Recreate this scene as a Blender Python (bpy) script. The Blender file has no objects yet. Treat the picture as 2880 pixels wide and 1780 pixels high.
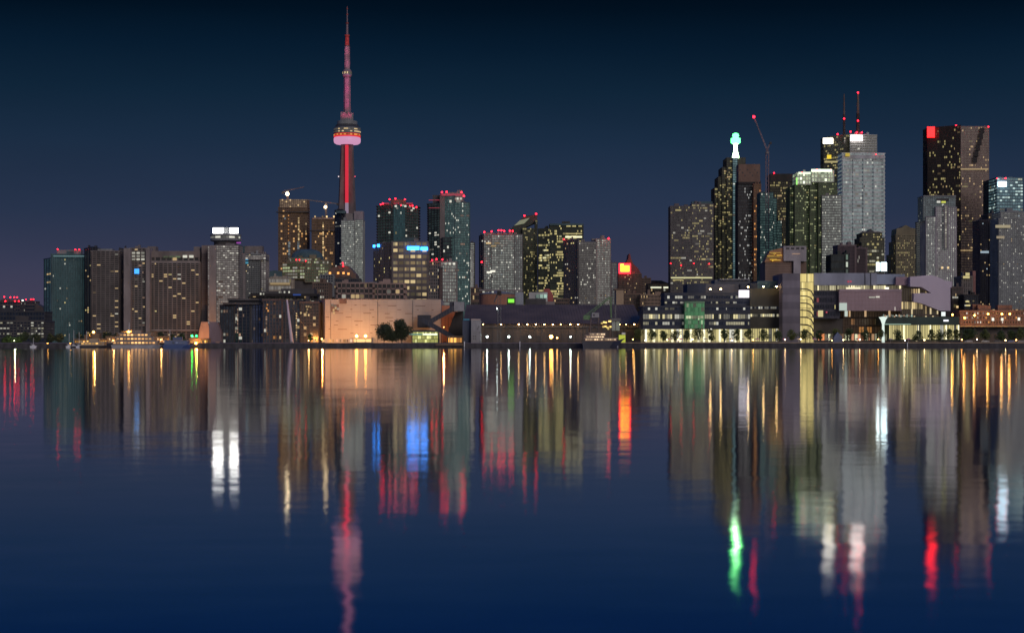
import bpy, math, random
from mathutils import Vector
rnd = random.Random(11)
scene = bpy.context.scene
COL = scene.collection

# ------------------------------------------------------------------ camera
F, CX, HY, CZ = 4945.0, 1440.0, 963.0, 3.0       # focal length and horizon in photo pixels, eye height in metres
GZ = 2.7                                          # height of the quay and the city ground above the water
cam = bpy.data.cameras.new('camera')
cam.sensor_width = 36.0
cam.lens = 36.0 * F / 2880.0
cam.shift_y = (HY - 890.0) / 2880.0
cam.clip_start, cam.clip_end = 0.5, 60000.0
co = bpy.data.objects.new('camera', cam)
COL.objects.link(co)
co.location = (0, 0, CZ)
co.rotation_euler = (math.radians(90), 0, 0)
scene.camera = co

# ------------------------------------------------------------------ world: dusk sky
w = bpy.data.worlds.new('World')
scene.world = w
w.use_nodes = True
nt = w.node_tree
bg = nt.nodes['Background']
tc = nt.nodes.new('ShaderNodeTexCoord')
sep = nt.nodes.new('ShaderNodeSeparateXYZ')
nt.links.new(tc.outputs['Generated'], sep.inputs[0])
mr = nt.nodes.new('ShaderNodeMapRange')
mr.inputs['From Min'].default_value = -0.02
mr.inputs['From Max'].default_value = 0.48
nt.links.new(sep.outputs['Z'], mr.inputs['Value'])
ramp = nt.nodes.new('ShaderNodeValToRGB')
nt.links.new(mr.outputs[0], ramp.inputs[0])
def srgb(r, g, b):
    return tuple(((c / 255) / 12.92 if c / 255 <= .04045 else ((c / 255 + .055) / 1.055) ** 2.4) for c in (r, g, b)) + (1,)
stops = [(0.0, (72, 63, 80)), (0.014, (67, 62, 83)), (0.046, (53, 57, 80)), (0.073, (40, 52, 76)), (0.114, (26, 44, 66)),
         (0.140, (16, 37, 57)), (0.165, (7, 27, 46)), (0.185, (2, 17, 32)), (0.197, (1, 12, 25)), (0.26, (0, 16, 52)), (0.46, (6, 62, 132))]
el = ramp.color_ramp.elements
while len(el) < len(stops): el.new(1.0)
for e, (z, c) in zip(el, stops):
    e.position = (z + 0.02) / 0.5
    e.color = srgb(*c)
# the western half of the sky, behind the viewer, still holds the last twilight
back = nt.nodes.new('ShaderNodeMapRange')
back.inputs['From Min'].default_value = 0.05
back.inputs['From Max'].default_value = -0.75
back.inputs['To Min'].default_value = 0.0
back.inputs['To Max'].default_value = 1.0
nt.links.new(sep.outputs['Y'], back.inputs['Value'])
mix = nt.nodes.new('ShaderNodeMix')
mix.data_type = 'RGBA'
mix.inputs['B'].default_value = (0.085, 0.09, 0.125, 1)
nt.links.new(back.outputs[0], mix.inputs['Factor'])
nt.links.new(ramp.outputs[0], mix.inputs['A'])
# faint unevenness of the city glow
sn = nt.nodes.new('ShaderNodeTexNoise'); sn.inputs['Scale'].default_value = 3.0; sn.inputs['Detail'].default_value = 3.0
sm = nt.nodes.new('ShaderNodeMapping'); sm.inputs['Scale'].default_value = (1.0, 1.0, 5.0)
nt.links.new(tc.outputs['Generated'], sm.inputs[0]); nt.links.new(sm.outputs[0], sn.inputs['Vector'])
sr = nt.nodes.new('ShaderNodeMapRange'); sr.inputs['From Min'].default_value = .3; sr.inputs['From Max'].default_value = .7
sr.inputs['To Min'].default_value = .92; sr.inputs['To Max'].default_value = 1.08; nt.links.new(sn.outputs[0], sr.inputs['Value'])
sv = nt.nodes.new('ShaderNodeVectorMath'); sv.operation = 'SCALE'
nt.links.new(mix.outputs['Result'], sv.inputs[0]); nt.links.new(sr.outputs[0], sv.inputs['Scale'])
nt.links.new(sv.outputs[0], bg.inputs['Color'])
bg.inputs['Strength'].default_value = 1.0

# ------------------------------------------------------------------ the one sun: low afterglow from behind the viewer
sl = bpy.data.lights.new('sun', 'SUN')
sl.energy = 0.80
sl.angle = math.radians(25)
sl.color = (1.0, 0.87, 0.80)
so = bpy.data.objects.new('sun', sl)
COL.objects.link(so)
so.rotation_euler = (math.radians(70), 0, math.radians(24))

scene.view_settings.view_transform = 'Standard'
scene.view_settings.look = 'None'
scene.view_settings.exposure = 0.0
scene.cycles.max_bounces = 5
scene.cycles.diffuse_bounces = 2
scene.cycles.glossy_bounces = 3
scene.cycles.sample_clamp_indirect = 8.0
scene.cycles.use_denoising = True

# ------------------------------------------------------------------ helpers
def PX(x, D): return (x - CX) / F * D
def PZ(y, D): return CZ + (HY - y) / F * D
def lin(c): return srgb(*c)

_m = {}
def wallm(c, rough=.85, var=.25, scale=.12, metal=0.0):
    """weathered wall, c in 0..1 linear albedo"""
    c = tuple(.016 + v * .97 for v in c)  # albedo floor lifts the darks in place of haze
    k = ('w', c, rough, var, scale, metal)
    if k in _m: return _m[k]
    m = bpy.data.materials.new('wall_paint'); m.use_nodes = True
    t = m.node_tree; p = t.nodes['Principled BSDF']
    p.inputs['Roughness'].default_value = rough; p.inputs['Metallic'].default_value = metal
    g = t.nodes.new('ShaderNodeTexCoord'); n = t.nodes.new('ShaderNodeTexNoise')
    mp = t.nodes.new('ShaderNodeMapping'); mp.inputs['Scale'].default_value = (1, 1, .35)
    t.links.new(g.outputs['Object'], mp.inputs[0]); t.links.new(mp.outputs[0], n.inputs['Vector'])
    n.inputs['Scale'].default_value = scale; n.inputs['Detail'].default_value = 5
    r = t.nodes.new('ShaderNodeMapRange')
    r.inputs['From Min'].default_value = .3; r.inputs['From Max'].default_value = .7
    r.inputs['To Min'].default_value = 1 - var; r.inputs['To Max'].default_value = 1 + var
    t.links.new(n.outputs[0], r.inputs['Value'])
    v = t.nodes.new('ShaderNodeVectorMath'); v.operation = 'SCALE'
    v.inputs[0].default_value = c
    t.links.new(r.outputs[0], v.inputs['Scale']); t.links.new(v.outputs[0], p.inputs['Base Color'])
    _m[k] = m
    return m

def glassm(base=(.02, .025, .03), e0c=(.5, .6, .6), e0=.02, frac=.06, litc=(1, .75, .35), lits=.4, ff=0.0, rough=.2):
    """glazing: dark reflective panes; a random share of the panes has the lights on inside"""
    k = ('g', base, e0c, e0, frac, litc, lits, ff, rough)
    if k in _m: return _m[k]
    m = bpy.data.materials.new('glazing'); m.use_nodes = True
    t = m.node_tree; p = t.nodes['Principled BSDF']; N = t.nodes.new; L = t.links.new
    p.inputs['Base Color'].default_value = base + (1,)
    p.inputs['Roughness'].default_value = rough
    uv = N('ShaderNodeUVMap'); oi = N('ShaderNodeObjectInfo')
    fl = N('ShaderNodeVectorMath'); fl.operation = 'FLOOR'; L(uv.outputs[0], fl.inputs[0])
    sc = N('ShaderNodeMath'); sc.operation = 'MULTIPLY'; sc.inputs[1].default_value = 997.0; L(oi.outputs['Random'], sc.inputs[0])
    cb = N('ShaderNodeCombineXYZ'); L(sc.outputs[0], cb.inputs[2])
    ad = N('ShaderNodeVectorMath'); ad.operation = 'ADD'; L(fl.outputs[0], ad.inputs[0]); L(cb.outputs[0], ad.inputs[1])
    wn = N('ShaderNodeTexWhiteNoise'); wn.noise_dimensions = '3D'; L(ad.outputs[0], wn.inputs['Vector'])
    sp = N('ShaderNodeSeparateColor'); L(wn.outputs['Color'], sp.inputs[0])
    def math2(op, a, b):
        x = N('ShaderNodeMath'); x.operation = op
        for i, q in enumerate((a, b)):
            if isinstance(q, (int, float)): x.inputs[i].default_value = q
            else: L(q, x.inputs[i])
        return x.outputs[0]
    lit = math2('GREATER_THAN', wn.outputs['Value'], 1 - frac)
    if ff > 0:
        fm = N('ShaderNodeVectorMath'); fm.operation = 'MULTIPLY'; fm.inputs[1].default_value = (.12, 1, 1); L(fl.outputs[0], fm.inputs[0])
        f2 = N('ShaderNodeVectorMath'); f2.operation = 'FLOOR'; L(fm.outputs[0], f2.inputs[0])
        a2 = N('ShaderNodeVectorMath'); a2.operation = 'ADD'; L(f2.outputs[0], a2.inputs[0]); L(cb.outputs[0], a2.inputs[1])
        w2 = N('ShaderNodeTexWhiteNoise'); w2.noise_dimensions = '3D'; L(a2.outputs[0], w2.inputs['Vector'])
        fl2 = math2('MULTIPLY', math2('GREATER_THAN', w2.outputs['Value'], 1 - ff), math2('GREATER_THAN', wn.outputs['Value'], .3))
        lit = math2('MAXIMUM', lit, fl2)
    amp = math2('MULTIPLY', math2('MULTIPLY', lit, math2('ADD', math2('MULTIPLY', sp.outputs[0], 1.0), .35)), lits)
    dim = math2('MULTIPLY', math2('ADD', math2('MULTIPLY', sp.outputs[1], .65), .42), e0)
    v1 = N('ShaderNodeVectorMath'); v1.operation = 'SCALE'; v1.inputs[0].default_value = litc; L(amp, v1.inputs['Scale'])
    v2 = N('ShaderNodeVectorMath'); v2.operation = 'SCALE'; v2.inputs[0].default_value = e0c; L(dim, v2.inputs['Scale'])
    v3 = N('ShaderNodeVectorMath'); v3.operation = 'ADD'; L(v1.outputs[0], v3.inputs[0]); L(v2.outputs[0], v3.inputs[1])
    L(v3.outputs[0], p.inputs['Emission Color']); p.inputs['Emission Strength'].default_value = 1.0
    m.cycles.emission_sampling = 'NONE'
    _m[k] = m
    return m

def litm(c, s, vary=True, sample=False):
    """a lit window, lamp or lit sign"""
    k = ('l', c, s, vary, sample)
    if k in _m: return _m[k]
    m = bpy.data.materials.new('lit_surface'); m.use_nodes = True
    t = m.node_tree; p = t.nodes['Principled BSDF']
    p.inputs['Base Color'].default_value = (.05, .05, .05, 1); p.inputs['Roughness'].default_value = .4
    p.inputs['Emission Color'].default_value = c + (1,)
    if vary:
        oi = t.nodes.new('ShaderNodeObjectInfo'); r = t.nodes.new('ShaderNodeMapRange')
        r.inputs['To Min'].default_value = .14 * s; r.inputs['To Max'].default_value = 1.5 * s
        pw = t.nodes.new('ShaderNodeMath'); pw.operation = 'POWER'; pw.inputs[1].default_value = 1.3
        t.links.new(oi.outputs['Random'], pw.inputs[0]); t.links.new(pw.outputs[0], r.inputs['Value']); t.links.new(r.outputs[0], p.inputs['Emission Strength'])
    else:
        p.inputs['Emission Strength'].default_value = s
    m.cycles.emission_sampling = 'AUTO' if sample else 'NONE'
    _m[k] = m
    return m

class MB:
    """collects faces of one mesh"""
    def __init__(s): s.v, s.f, s.m, s.u, s.sm = [], [], [], [], []
    def face(s, pts, mat, uv=None, smooth=False):
        i = len(s.v); s.v += [tuple(p) for p in pts]
        s.f.append(list(range(i, i + len(pts)))); s.m.append(mat); s.u.append(uv); s.sm.append(smooth)
    def hull(s, b, t, mat):
        """two rings of equal length, closed"""
        n = len(b)
        for k in range(n): s.face([b[k], b[(k + 1) % n], t[(k + 1) % n], t[k]], mat)
        s.face(t, mat); s.face(b[::-1], mat)
    def box(s, x0, x1, y0, y1, z0, z1, mat):
        b = [(x0, y0, z0), (x1, y0, z0), (x1, y1, z0), (x0, y1, z0)]
        s.hull(b, [(p[0], p[1], z1) for p in b], mat)
    def obox(s, P, d, n, u0, u1, w0, w1, z0, z1, mat):
        q = lambda u, w_, z: (P[0] + d[0] * u + n[0] * w_, P[1] + d[1] * u + n[1] * w_, z)
        b = [q(u0, w1, z0), q(u1, w1, z0), q(u1, w0, z0), q(u0, w0, z0)]
        t = [q(u0, w1, z1), q(u1, w1, z1), q(u1, w0, z1), q(u0, w0, z1)]
        s.hull(b, t, mat)
    def prism(s, poly, z0, z1, mat, top=1.0, c=None):
        if c is None: c = (sum(p[0] for p in poly) / len(poly), sum(p[1] for p in poly) / len(poly))
        s.hull([(p[0], p[1], z0) for p in poly], [(c[0] + (p[0] - c[0]) * top, c[1] + (p[1] - c[1]) * top, z1) for p in poly], mat)
    def extr(s, out, y0, y1, mat, uvk=None, fmat=None):
        """outline in x,z extruded along y"""
        n = len(out)
        s.face([(x, y0, z) for x, z in out], fmat or mat, [(x * uvk[0], z * uvk[1]) for x, z in out] if uvk else None)
        s.face([(x, y1, z) for x, z in out[::-1]], mat)
        for k in range(n):
            a, b = out[k], out[(k + 1) % n]
            s.face([(a[0], y0, a[1]), (a[0], y1, a[1]), (b[0], y1, b[1]), (b[0], y0, b[1])], mat)
    def tube(s, p, q, r0, mat, r1=None, k=6):
        r1 = r0 if r1 is None else r1
        p, q = Vector(p), Vector(q); d = (q - p).normalized()
        a = d.orthogonal().normalized(); b = d.cross(a)
        R = lambda c, r: [tuple(c + a * (r * math.cos(2 * math.pi * i / k)) + b * (r * math.sin(2 * math.pi * i / k))) for i in range(k)]
        s.hull(R(p, r0), R(q, r1), mat)
    def lathe(s, cx, cy, prof, mat, k=28, mats=None):
        for i in range(len(prof) - 1):
            (r0, z0), (r1, z1) = prof[i], prof[i + 1]
            mm = mats[i] if mats else mat
            for j in range(k):
                a, b = 2 * math.pi * j / k, 2 * math.pi * (j + 1) / k
                s.face([(cx + r0 * math.cos(a), cy + r0 * math.sin(a), z0), (cx + r0 * math.cos(b), cy + r0 * math.sin(b), z0),
                        (cx + r1 * math.cos(b), cy + r1 * math.sin(b), z1), (cx + r1 * math.cos(a), cy + r1 * math.sin(a), z1)], mm,
                       [(j, i), (j + 1, i), (j + 1, i + 1), (j, i + 1)])
    def ball(s, c, r, mat, k=10, h=6, sq=1.0):
        s.lathe(c[0], c[1], [(max(.001, r * math.sin(math.pi * i / h)), c[2] - sq * r * math.cos(math.pi * i / h)) for i in range(h + 1)], mat, k)
    def mesh(s, name):
        me = bpy.data.meshes.new(name)
        me.from_pydata(s.v, [], s.f)
        mats = []
        for m in s.m:
            if m not in mats: mats.append(m)
        for m in mats: me.materials.append(m)
        ix = {m: i for i, m in enumerate(mats)}
        me.polygons.foreach_set('material_index', [ix[m] for m in s.m])
        if any(u for u in s.u):
            ul = me.uv_layers.new(name='UVMap'); k = 0
            flat = []
            for f, u in zip(s.f, s.u):
                for j in range(len(f)): flat += list(u[j]) if u else [0.0, 0.0]
            ul.data.foreach_set('uv', flat)
        me.update()
        return me
    def build(s, name, parent=None, loc=None):
        """links the mesh; world-space vertices are kept when it hangs under a parent"""
        o = bpy.data.objects.new(name, s.mesh(name)); COL.objects.link(o)
        if parent:
            o.parent = parent
            o.location = loc if loc is not None else tuple(-c for c in parent.location)
        elif loc is not None: o.location = loc
        return o

def tag(o, label=None, cat=None, group=None, kind=None):
    if label: o['label'] = label
    if cat: o['category'] = cat
    if group: o['group'] = group
    if kind: o['kind'] = kind
    return o
def empty(name, loc, label, cat, group=None):
    o = bpy.data.objects.new(name, None); COL.objects.link(o); o.location = loc; o.empty_display_size = 1
    bpy.context.view_layer.update() if False else None
    return tag(o, label, cat, group)
def copy_tree(o, parent=None):
    c = o.copy(); COL.objects.link(c)
    if parent: c.parent = parent
    for ch in o.children: copy_tree(ch, c)
    return c
ORD = ('first second third fourth fifth sixth seventh eighth ninth tenth eleventh twelfth thirteenth fourteenth fifteenth sixteenth '
       'seventeenth eighteenth nineteenth twentieth').split()

WARM, YEL, WHT, COOL, ORG, GRN, CYA, PEA = (1, .70, .33), (.95, .80, .33), (.95, .93, .78), (.70, .88, 1), (1, .42, .10), (.72, .95, .5), (.45, .8, .85), (1, .62, .42)
RED = litm((1.0, .008, .020), 13.0, False, False)

class B:
    """one building: wall mesh, glazing mesh, lit windows, roof lights, signs"""
    def __init__(s, name, label, wall, glass, cat='building', group=None):
        s.name, s.label, s.wall, s.glass, s.cat, s.group = name, label, wall, glass, cat, group
        s.W, s.G, s.lit, s.extra, s.nw = MB(), MB(), [], [], 0
        s.seg = 0; s.base = None
    def seg_facade(s, P, Q, z0, z1, nf, nc, sf, pf, ts, tp, wall, glass, lit, pal, run, ls, skip):
        d = Vector((Q[0] - P[0], Q[1] - P[1])); L = d.length; d = d / L; n = (d.y, -d.x)
        ph, cw = (z1 - z0) / nf, L / nc
        off = s.seg * 37; s.seg += 1
        e = 0.02
        s.G.face([(P[0], P[1], z0), (Q[0], Q[1], z0), (Q[0], Q[1], z1), (P[0], P[1], z1)], glass,
                 [(off, 0), (off + nc, 0), (off + nc, nf), (off, nf)])
        s.nw += nf * nc
        if sf > 0:
            for k in range(nf): s.W.obox(P, d, n, 0, L, -.05, ts, z0 + ph * k - (0 if k else .0), z0 + ph * (k + sf), wall)
        if pf > 0:
            for k in range(nc + 1):
                c = min(max(k * cw, pf * cw / 2), L - pf * cw / 2)
                s.W.obox(P, d, n, c - pf * cw / 2, c + pf * cw / 2, -.08, tp, z0 + .01, z1 - .01, wall)
        used = set()
        busy = [rnd.randrange(nf) for _ in range(max(2, nf // 6))]; wing = rnd.random() * nc
        for _ in range(int(lit * 1.5)):
            k = rnd.choice(busy) if rnd.random() < .6 else rnd.randrange(nf)
            j = rnd.randrange(nc) if rnd.random() < .6 else int(min(nc - 1, max(0, rnd.gauss(wing, nc * .18))))
            if skip and skip(k / nf, j / nc): continue
            r = min(rnd.randint(1, run), nc - j)
            if any((k, j + q) in used for q in range(r)): continue
            used |= {(k, j + q) for q in range(r)}
            a, b = j * cw + pf * cw / 2 + .06, (j + r - rnd.choice((0, 0, 0, .35, .5))) * cw - pf * cw / 2 - .06
            zz0, zz1 = z0 + ph * (k + sf) + .05, z0 + ph * (k + 1) - .05
            s.lit.append((P, d, n, a, b, zz0, zz1, rnd.choice(pal), round(ls * .52, 3)))
    def block(s, pts, yt, nf, nc, sf=.4, pf=.15, yb=None, dep=26, ts=.35, tp=.5, wall=None, glass=None, lit=0, pal=(YEL,), run=2, ls=.8,
              cap=True, skip=None, sides=True, clutter=2, par=1.2):
        if pts[0][1] > 1600 and yb is None and nf > 16: nf = int(nf * 1.35)
        if pts[0][1] > 1600 and yb is None and not isinstance(nc, int): pass
        elif pts[0][1] > 1600 and yb is None and nc > 4: nc = int(nc * 1.3)
        wall, glass = wall or s.wall, glass or s.glass
        Dm = sum(p[1] for p in pts) / len(pts)
        z1 = PZ(yt, Dm); z0 = GZ if yb is None else PZ(yb, Dm)
        P = [(PX(x, D), D) for x, D in pts]
        if isinstance(nc, int): nc = [nc] * (len(pts) - 1)
        if isinstance(lit, int): lit = [lit] + [lit // 2] * (len(pts) - 2)
        for i in range(len(P) - 1):
            s.seg_facade(P[i], P[i + 1], z0, z1, nf, nc[i], sf, pf, ts, tp, wall, glass, lit[i], pal, run, ls, skip)
        yb2 = max(p[1] for p in P) + dep
        BL, BR = (P[0][0], yb2), (P[-1][0], yb2)
        cwm = (P[-1][0] - P[0][0]) / sum(nc)
        if sides:
            for A, C in ((BL, P[0]), (P[-1], BR)):
                m = max(2, int(math.hypot(A[0] - C[0], A[1] - C[1]) / cwm))
                s.seg_facade(A, C, z0, z1, nf, m, sf, pf, ts, tp, wall, glass, 0, pal, run, ls, skip)
        else:
            for A, C in ((BL, P[0]), (P[-1], BR)):
                s.W.face([(A[0], A[1], z0), (C[0], C[1], z0), (C[0], C[1], z1), (A[0], A[1], z1)], wall)
        s.W.face([(BR[0], BR[1], z0), (BL[0], BL[1], z0), (BL[0], BL[1], z1), (BR[0], BR[1], z1)], wall)
        poly = P + [BR, BL]
        if cap:
            cx, cy = sum(p[0] for p in poly) / len(poly), sum(p[1] for p in poly) / len(poly)
            sx = 1 + 2 * max(ts, tp) * 1.15 / max(4, P[-1][0] - P[0][0])
            s.W.prism([(cx + (p[0] - cx) * sx, p[1] - (.7 if p[1] < cy else -.7)) for p in poly], z1, z1 + par, wall)
        else: s.W.face([(p[0], p[1], z1) for p in poly], wall)
        X0, X1 = P[0][0], P[-1][0]
        for _ in range(clutter):
            a = rnd.uniform(X0 + .1 * (X1 - X0), X1 - .35 * (X1 - X0)); b = a + rnd.uniform(.08, .25) * (X1 - X0)
            h = rnd.uniform(1.5, 4)
            y0 = max(p[1] for p in P) + rnd.uniform(2, 8)
            s.W.box(a, b, y0, y0 + 6, z1 + par - .1, z1 + par + h, wall)
        if s.base is None: s.base = ((X0 + X1) / 2, min(p[1] for p in P), GZ)
        s.last = (X0, X1, P, z0, z1)
        return s
    def solid(s, x0, x1, yt, yb, D, dep=20, wall=None, part=None, label=None):
        m = MB() if part else s.W
        m.box(PX(x0, D), PX(x1, D), D, D + dep, GZ if yb is None else PZ(yb, D), PZ(yt, D), wall or s.wall)
        if part: s.extra.append((part, m, label))
        if s.base is None: s.base = (PX((x0 + x1) / 2, D), D, GZ)
        return s
    def outline(s, pts, D, dep=20, wall=None, part=None, uvk=None, fmat=None, label=None):
        m = MB() if part else s.W
        m.extr([(PX(x, D), PZ(y, D)) for x, y in pts], D, D + dep, wall or s.wall, uvk, fmat)
        if part: s.extra.append((part, m, label))
        if s.base is None: s.base = (PX(pts[0][0], D), D, GZ)
        return s
    def red(s, *pts, D=2000, r=1.1, mat=None):
        for x, y in pts:
            m = MB(); c = (PX(x, D), D, PZ(y, D))
            m.tube((c[0], c[1], c[2] - 4), c, .22, s.wall); m.ball(c, r * .62, mat or RED, 8, 5)
            s.extra.append(('aviation_light', m, None))
        return s
    def panel(s, x0, x1, y0, y1, D, mat, part='sign', label=None, th=.5):
        m = MB(); m.box(PX(x0, D), PX(x1, D), D, D + th, PZ(y1, D), PZ(y0, D), mat)
        s.extra.append((part, m, label)); return s
    def done(s):
        e = empty(s.name, s.base, s.label, s.cat, s.group)
        if s.W.f: s.W.build('wall', e)
        if s.G.f:
            g = s.G.build('glazing', e)
            if s.nw > 100: g['kind'] = 'stuff'
        cache = {}
        rnd.shuffle(s.lit)
        for P, d, n, a, b, z0, z1, c, ls in s.lit[:100]:
            k = (round(b - a, 2), round(z1 - z0, 2), c, ls)
            if k not in cache:
                m = MB(); m.box(0, b - a, -.12, .05, 0, z1 - z0, litm(c, ls)); cache[k] = m.mesh('window')
            o = bpy.data.objects.new('window', cache[k]); COL.objects.link(o); o.parent = e
            o.location = (P[0] + d.x * a - e.location.x, P[1] + d.y * a - e.location.y, z0 - e.location.z)
            o.rotation_euler = (0, 0, math.atan2(d.y, d.x))
        for part, m, lab in s.extra:
            o = m.build(part, e)
            if lab: o['label'] = lab
        return e

# ------------------------------------------------------------------ water and land
def water():
    m = bpy.data.materials.new('harbour_water'); m.use_nodes = True
    t = m.node_tree; N = t.nodes.new; L = t.links.new
    t.nodes.remove(t.nodes['Principled BSDF'])
    out = t.nodes['Material Output']
    g = N('ShaderNodeTexCoord')
    def noise(scale, detail, seed):
        mp = N('ShaderNodeMapping'); mp.inputs['Scale'].default_value = scale; mp.inputs['Location'].default_value = (seed, seed * 2, 0)
        L(g.outputs['Object'], mp.inputs[0])
        n = N('ShaderNodeTexNoise'); n.inputs['Scale'].default_value = 1.0; n.inputs['Detail'].default_value = detail
        L(mp.outputs[0], n.inputs['Vector']); return n
    n1 = noise((.45, .95, 1), 2.5, 3)
    n2 = noise((.05, .22, 1), 1.0, 17)
    sub = N('ShaderNodeVectorMath'); sub.operation = 'SUBTRACT'; sub.inputs[1].default_value = (.5, .5, .5); L(n1.outputs['Color'], sub.inputs[0])
    mul = N('ShaderNodeVectorMath'); mul.operation = 'MULTIPLY'; mul.inputs[1].default_value = (.024, .010, 0); L(sub.outputs[0], mul.inputs[0])
    sub2 = N('ShaderNodeVectorMath'); sub2.operation = 'SUBTRACT'; sub2.inputs[1].default_value = (.5, .5, .5); L(n2.outputs['Color'], sub2.inputs[0])
    mul2 = N('ShaderNodeVectorMath'); mul2.operation = 'MULTIPLY'; mul2.inputs[1].default_value = (.012, .004, 0); L(sub2.outputs[0], mul2.inputs[0])
    a1 = N('ShaderNodeVectorMath'); a1.operation = 'ADD'; L(mul.outputs[0], a1.inputs[0]); L(mul2.outputs[0], a1.inputs[1])
    a2 = N('ShaderNodeVectorMath'); a2.operation = 'ADD'; L(a1.outputs[0], a2.inputs[0]); a2.inputs[1].default_value = (0, 0, 1)
    nn = N('ShaderNodeVectorMath'); nn.operation = 'NORMALIZE'; L(a2.outputs[0], nn.inputs[0])
    n3 = noise((.004, .03, 1), 3.0, 41)
    rr = N('ShaderNodeMapRange'); rr.inputs['From Min'].default_value = .3; rr.inputs['From Max'].default_value = .7
    rr.inputs['To Min'].default_value = .070; rr.inputs['To Max'].default_value = .084; L(n3.outputs[0], rr.inputs['Value'])
    gl = N('ShaderNodeBsdfAnisotropic'); gl.distribution = 'BECKMANN'; gl.inputs['Color'].default_value = (1, 1, 1, 1)
    L(rr.outputs[0], gl.inputs['Roughness']); L(nn.outputs[0], gl.inputs['Normal'])
    df = N('ShaderNodeBsdfDiffuse'); df.inputs['Color'].default_value = (.001, .12, .52, 1)
    fr = N('ShaderNodeFresnel'); fr.inputs['IOR'].default_value = 1.33
    fm = N('ShaderNodeMapRange'); fm.inputs['From Min'].default_value = .38; fm.inputs['From Max'].default_value = .62
    fm.inputs['To Min'].default_value = .74; fm.inputs['To Max'].default_value = .985; L(fr.outputs[0], fm.inputs['Value'])
    mx = N('ShaderNodeMixShader'); L(fm.outputs[0], mx.inputs[0])
    L(df.outputs[0], mx.inputs[1]); L(gl.outputs[0], mx.inputs[2])
    L(mx.outputs[0], out.inputs['Surface'])
    b = MB(); b.face([(-9000, -600, 0), (9000, -600, 0), (9000, 1012, 0), (-9000, 1012, 0)], m)
    tag(b.build('water'), 'calm dark blue harbour water mirroring the city lights', 'water', kind='structure')
water()
SH = 1000.0     # distance of the quay edge
b = MB(); b.face([(-12000, SH + 1.5, GZ), (12000, SH + 1.5, GZ), (30000, 40000, GZ), (-30000, 40000, GZ)], wallm((.05, .05, .05), .9, .3, .05))
tag(b.build('ground'), 'dark city ground behind the quay', 'ground', kind='structure')
b = MB(); b.box(-9000, PX(1745, SH), SH + .3, SH + 1.5, -2, GZ - .2, wallm((.035, .032, .035), .9, .4, .4))
b.box(PX(1745, SH), 9000, SH, SH + 1.5, -2, GZ - .05, wallm((.03, .028, .032), .9, .4, .4))
b.box(PX(1745, SH), 9000, SH - .15, SH + 1.49, GZ - .05, GZ + .25, wallm((.42, .30, .20), .8, .3, .4))
tag(b.build('quay_wall'), 'long dark quay wall with a pale timber edge at the waterline', 'quay wall', kind='structure')

#BUILDINGS
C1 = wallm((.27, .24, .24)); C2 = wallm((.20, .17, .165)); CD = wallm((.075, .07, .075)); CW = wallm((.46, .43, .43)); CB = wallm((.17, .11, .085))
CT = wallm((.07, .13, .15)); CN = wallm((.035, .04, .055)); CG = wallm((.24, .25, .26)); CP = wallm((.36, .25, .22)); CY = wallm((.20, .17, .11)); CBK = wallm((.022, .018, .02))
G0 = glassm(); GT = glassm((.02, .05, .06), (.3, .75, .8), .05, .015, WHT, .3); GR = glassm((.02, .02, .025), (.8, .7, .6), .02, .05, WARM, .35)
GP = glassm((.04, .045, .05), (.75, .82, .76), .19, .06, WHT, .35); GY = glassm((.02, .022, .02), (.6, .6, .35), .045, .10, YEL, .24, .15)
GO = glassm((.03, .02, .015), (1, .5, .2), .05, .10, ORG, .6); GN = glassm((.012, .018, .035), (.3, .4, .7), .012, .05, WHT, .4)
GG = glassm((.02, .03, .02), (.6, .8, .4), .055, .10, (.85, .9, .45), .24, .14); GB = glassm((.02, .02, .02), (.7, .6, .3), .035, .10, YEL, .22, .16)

# -- far low skyline at the edge of the frame
t = B('apartment_tower', 'low distant tower crowned by a cluster of red lights', CD, GN)
t.block([(-20, 2600), (57, 2600)], 850, 12, 9, lit=4); t.solid(10, 55, 843, 850, 2600, 10)
t.red((12, 835), (29, 836), (40, 836), (48, 836), (15, 847), (42, 847), (53, 847), D=2598, r=1.5).done()
t = B('apartment_tower', 'distant grey tower with three red roof lights and a sloping roof', CD, GN)
t.block([(60, 2650), (98, 2650)], 849, 12, 6, lit=2); t.outline([(98, 963), (98, 852), (118, 862), (122, 866), (122, 963)], 2652)
t.red((73, 842), (87, 842), (94, 842), D=2648, r=1.5).panel(61, 66, 843, 847, 2649, litm(WHT, 2, False), 'lamp').done()
t = B('apartment_block', 'dark blue mid-height block behind the low lit office', CN, GN)
t.block([(-40, 1700), (126, 1700)], 879, 7, 16, .35, .2, lit=5, pal=(PEA, WHT)).done()
t = B('office_block', 'low office block with rows of pale yellow lit windows at the far shore', CD, GN)
t.block([(-40, 1250), (125, 1250)], 906, 6, 17, .5, .22, lit=62, pal=(WHT, (.95, .9, .6)), run=2, ls=.62, yb=952).done()

# -- teal condominium
t = B('condominium_tower', 'teal glass condominium with vertical strips and three red roof lights', CT, GT)
t.block([(124, 2090), (146, 2052)], 729, 31, 3, .22, .2, lit=[3], pal=(WARM,), dep=30)
t.block([(146, 2050), (239, 2060)], 717, 32, 11, .25, .42, tp=1.4, lit=[8], pal=(WARM, YEL, WHT), run=1, ls=.7)
t.solid(160, 227, 703, 716, 2064, 14, CG, 'penthouse'); t.panel(150, 238, 719, 722, 2047.5, litm(CYA, .22, False), 'cornice')
t.red((162, 701), (212, 702), (223, 702), D=2062).done()
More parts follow.
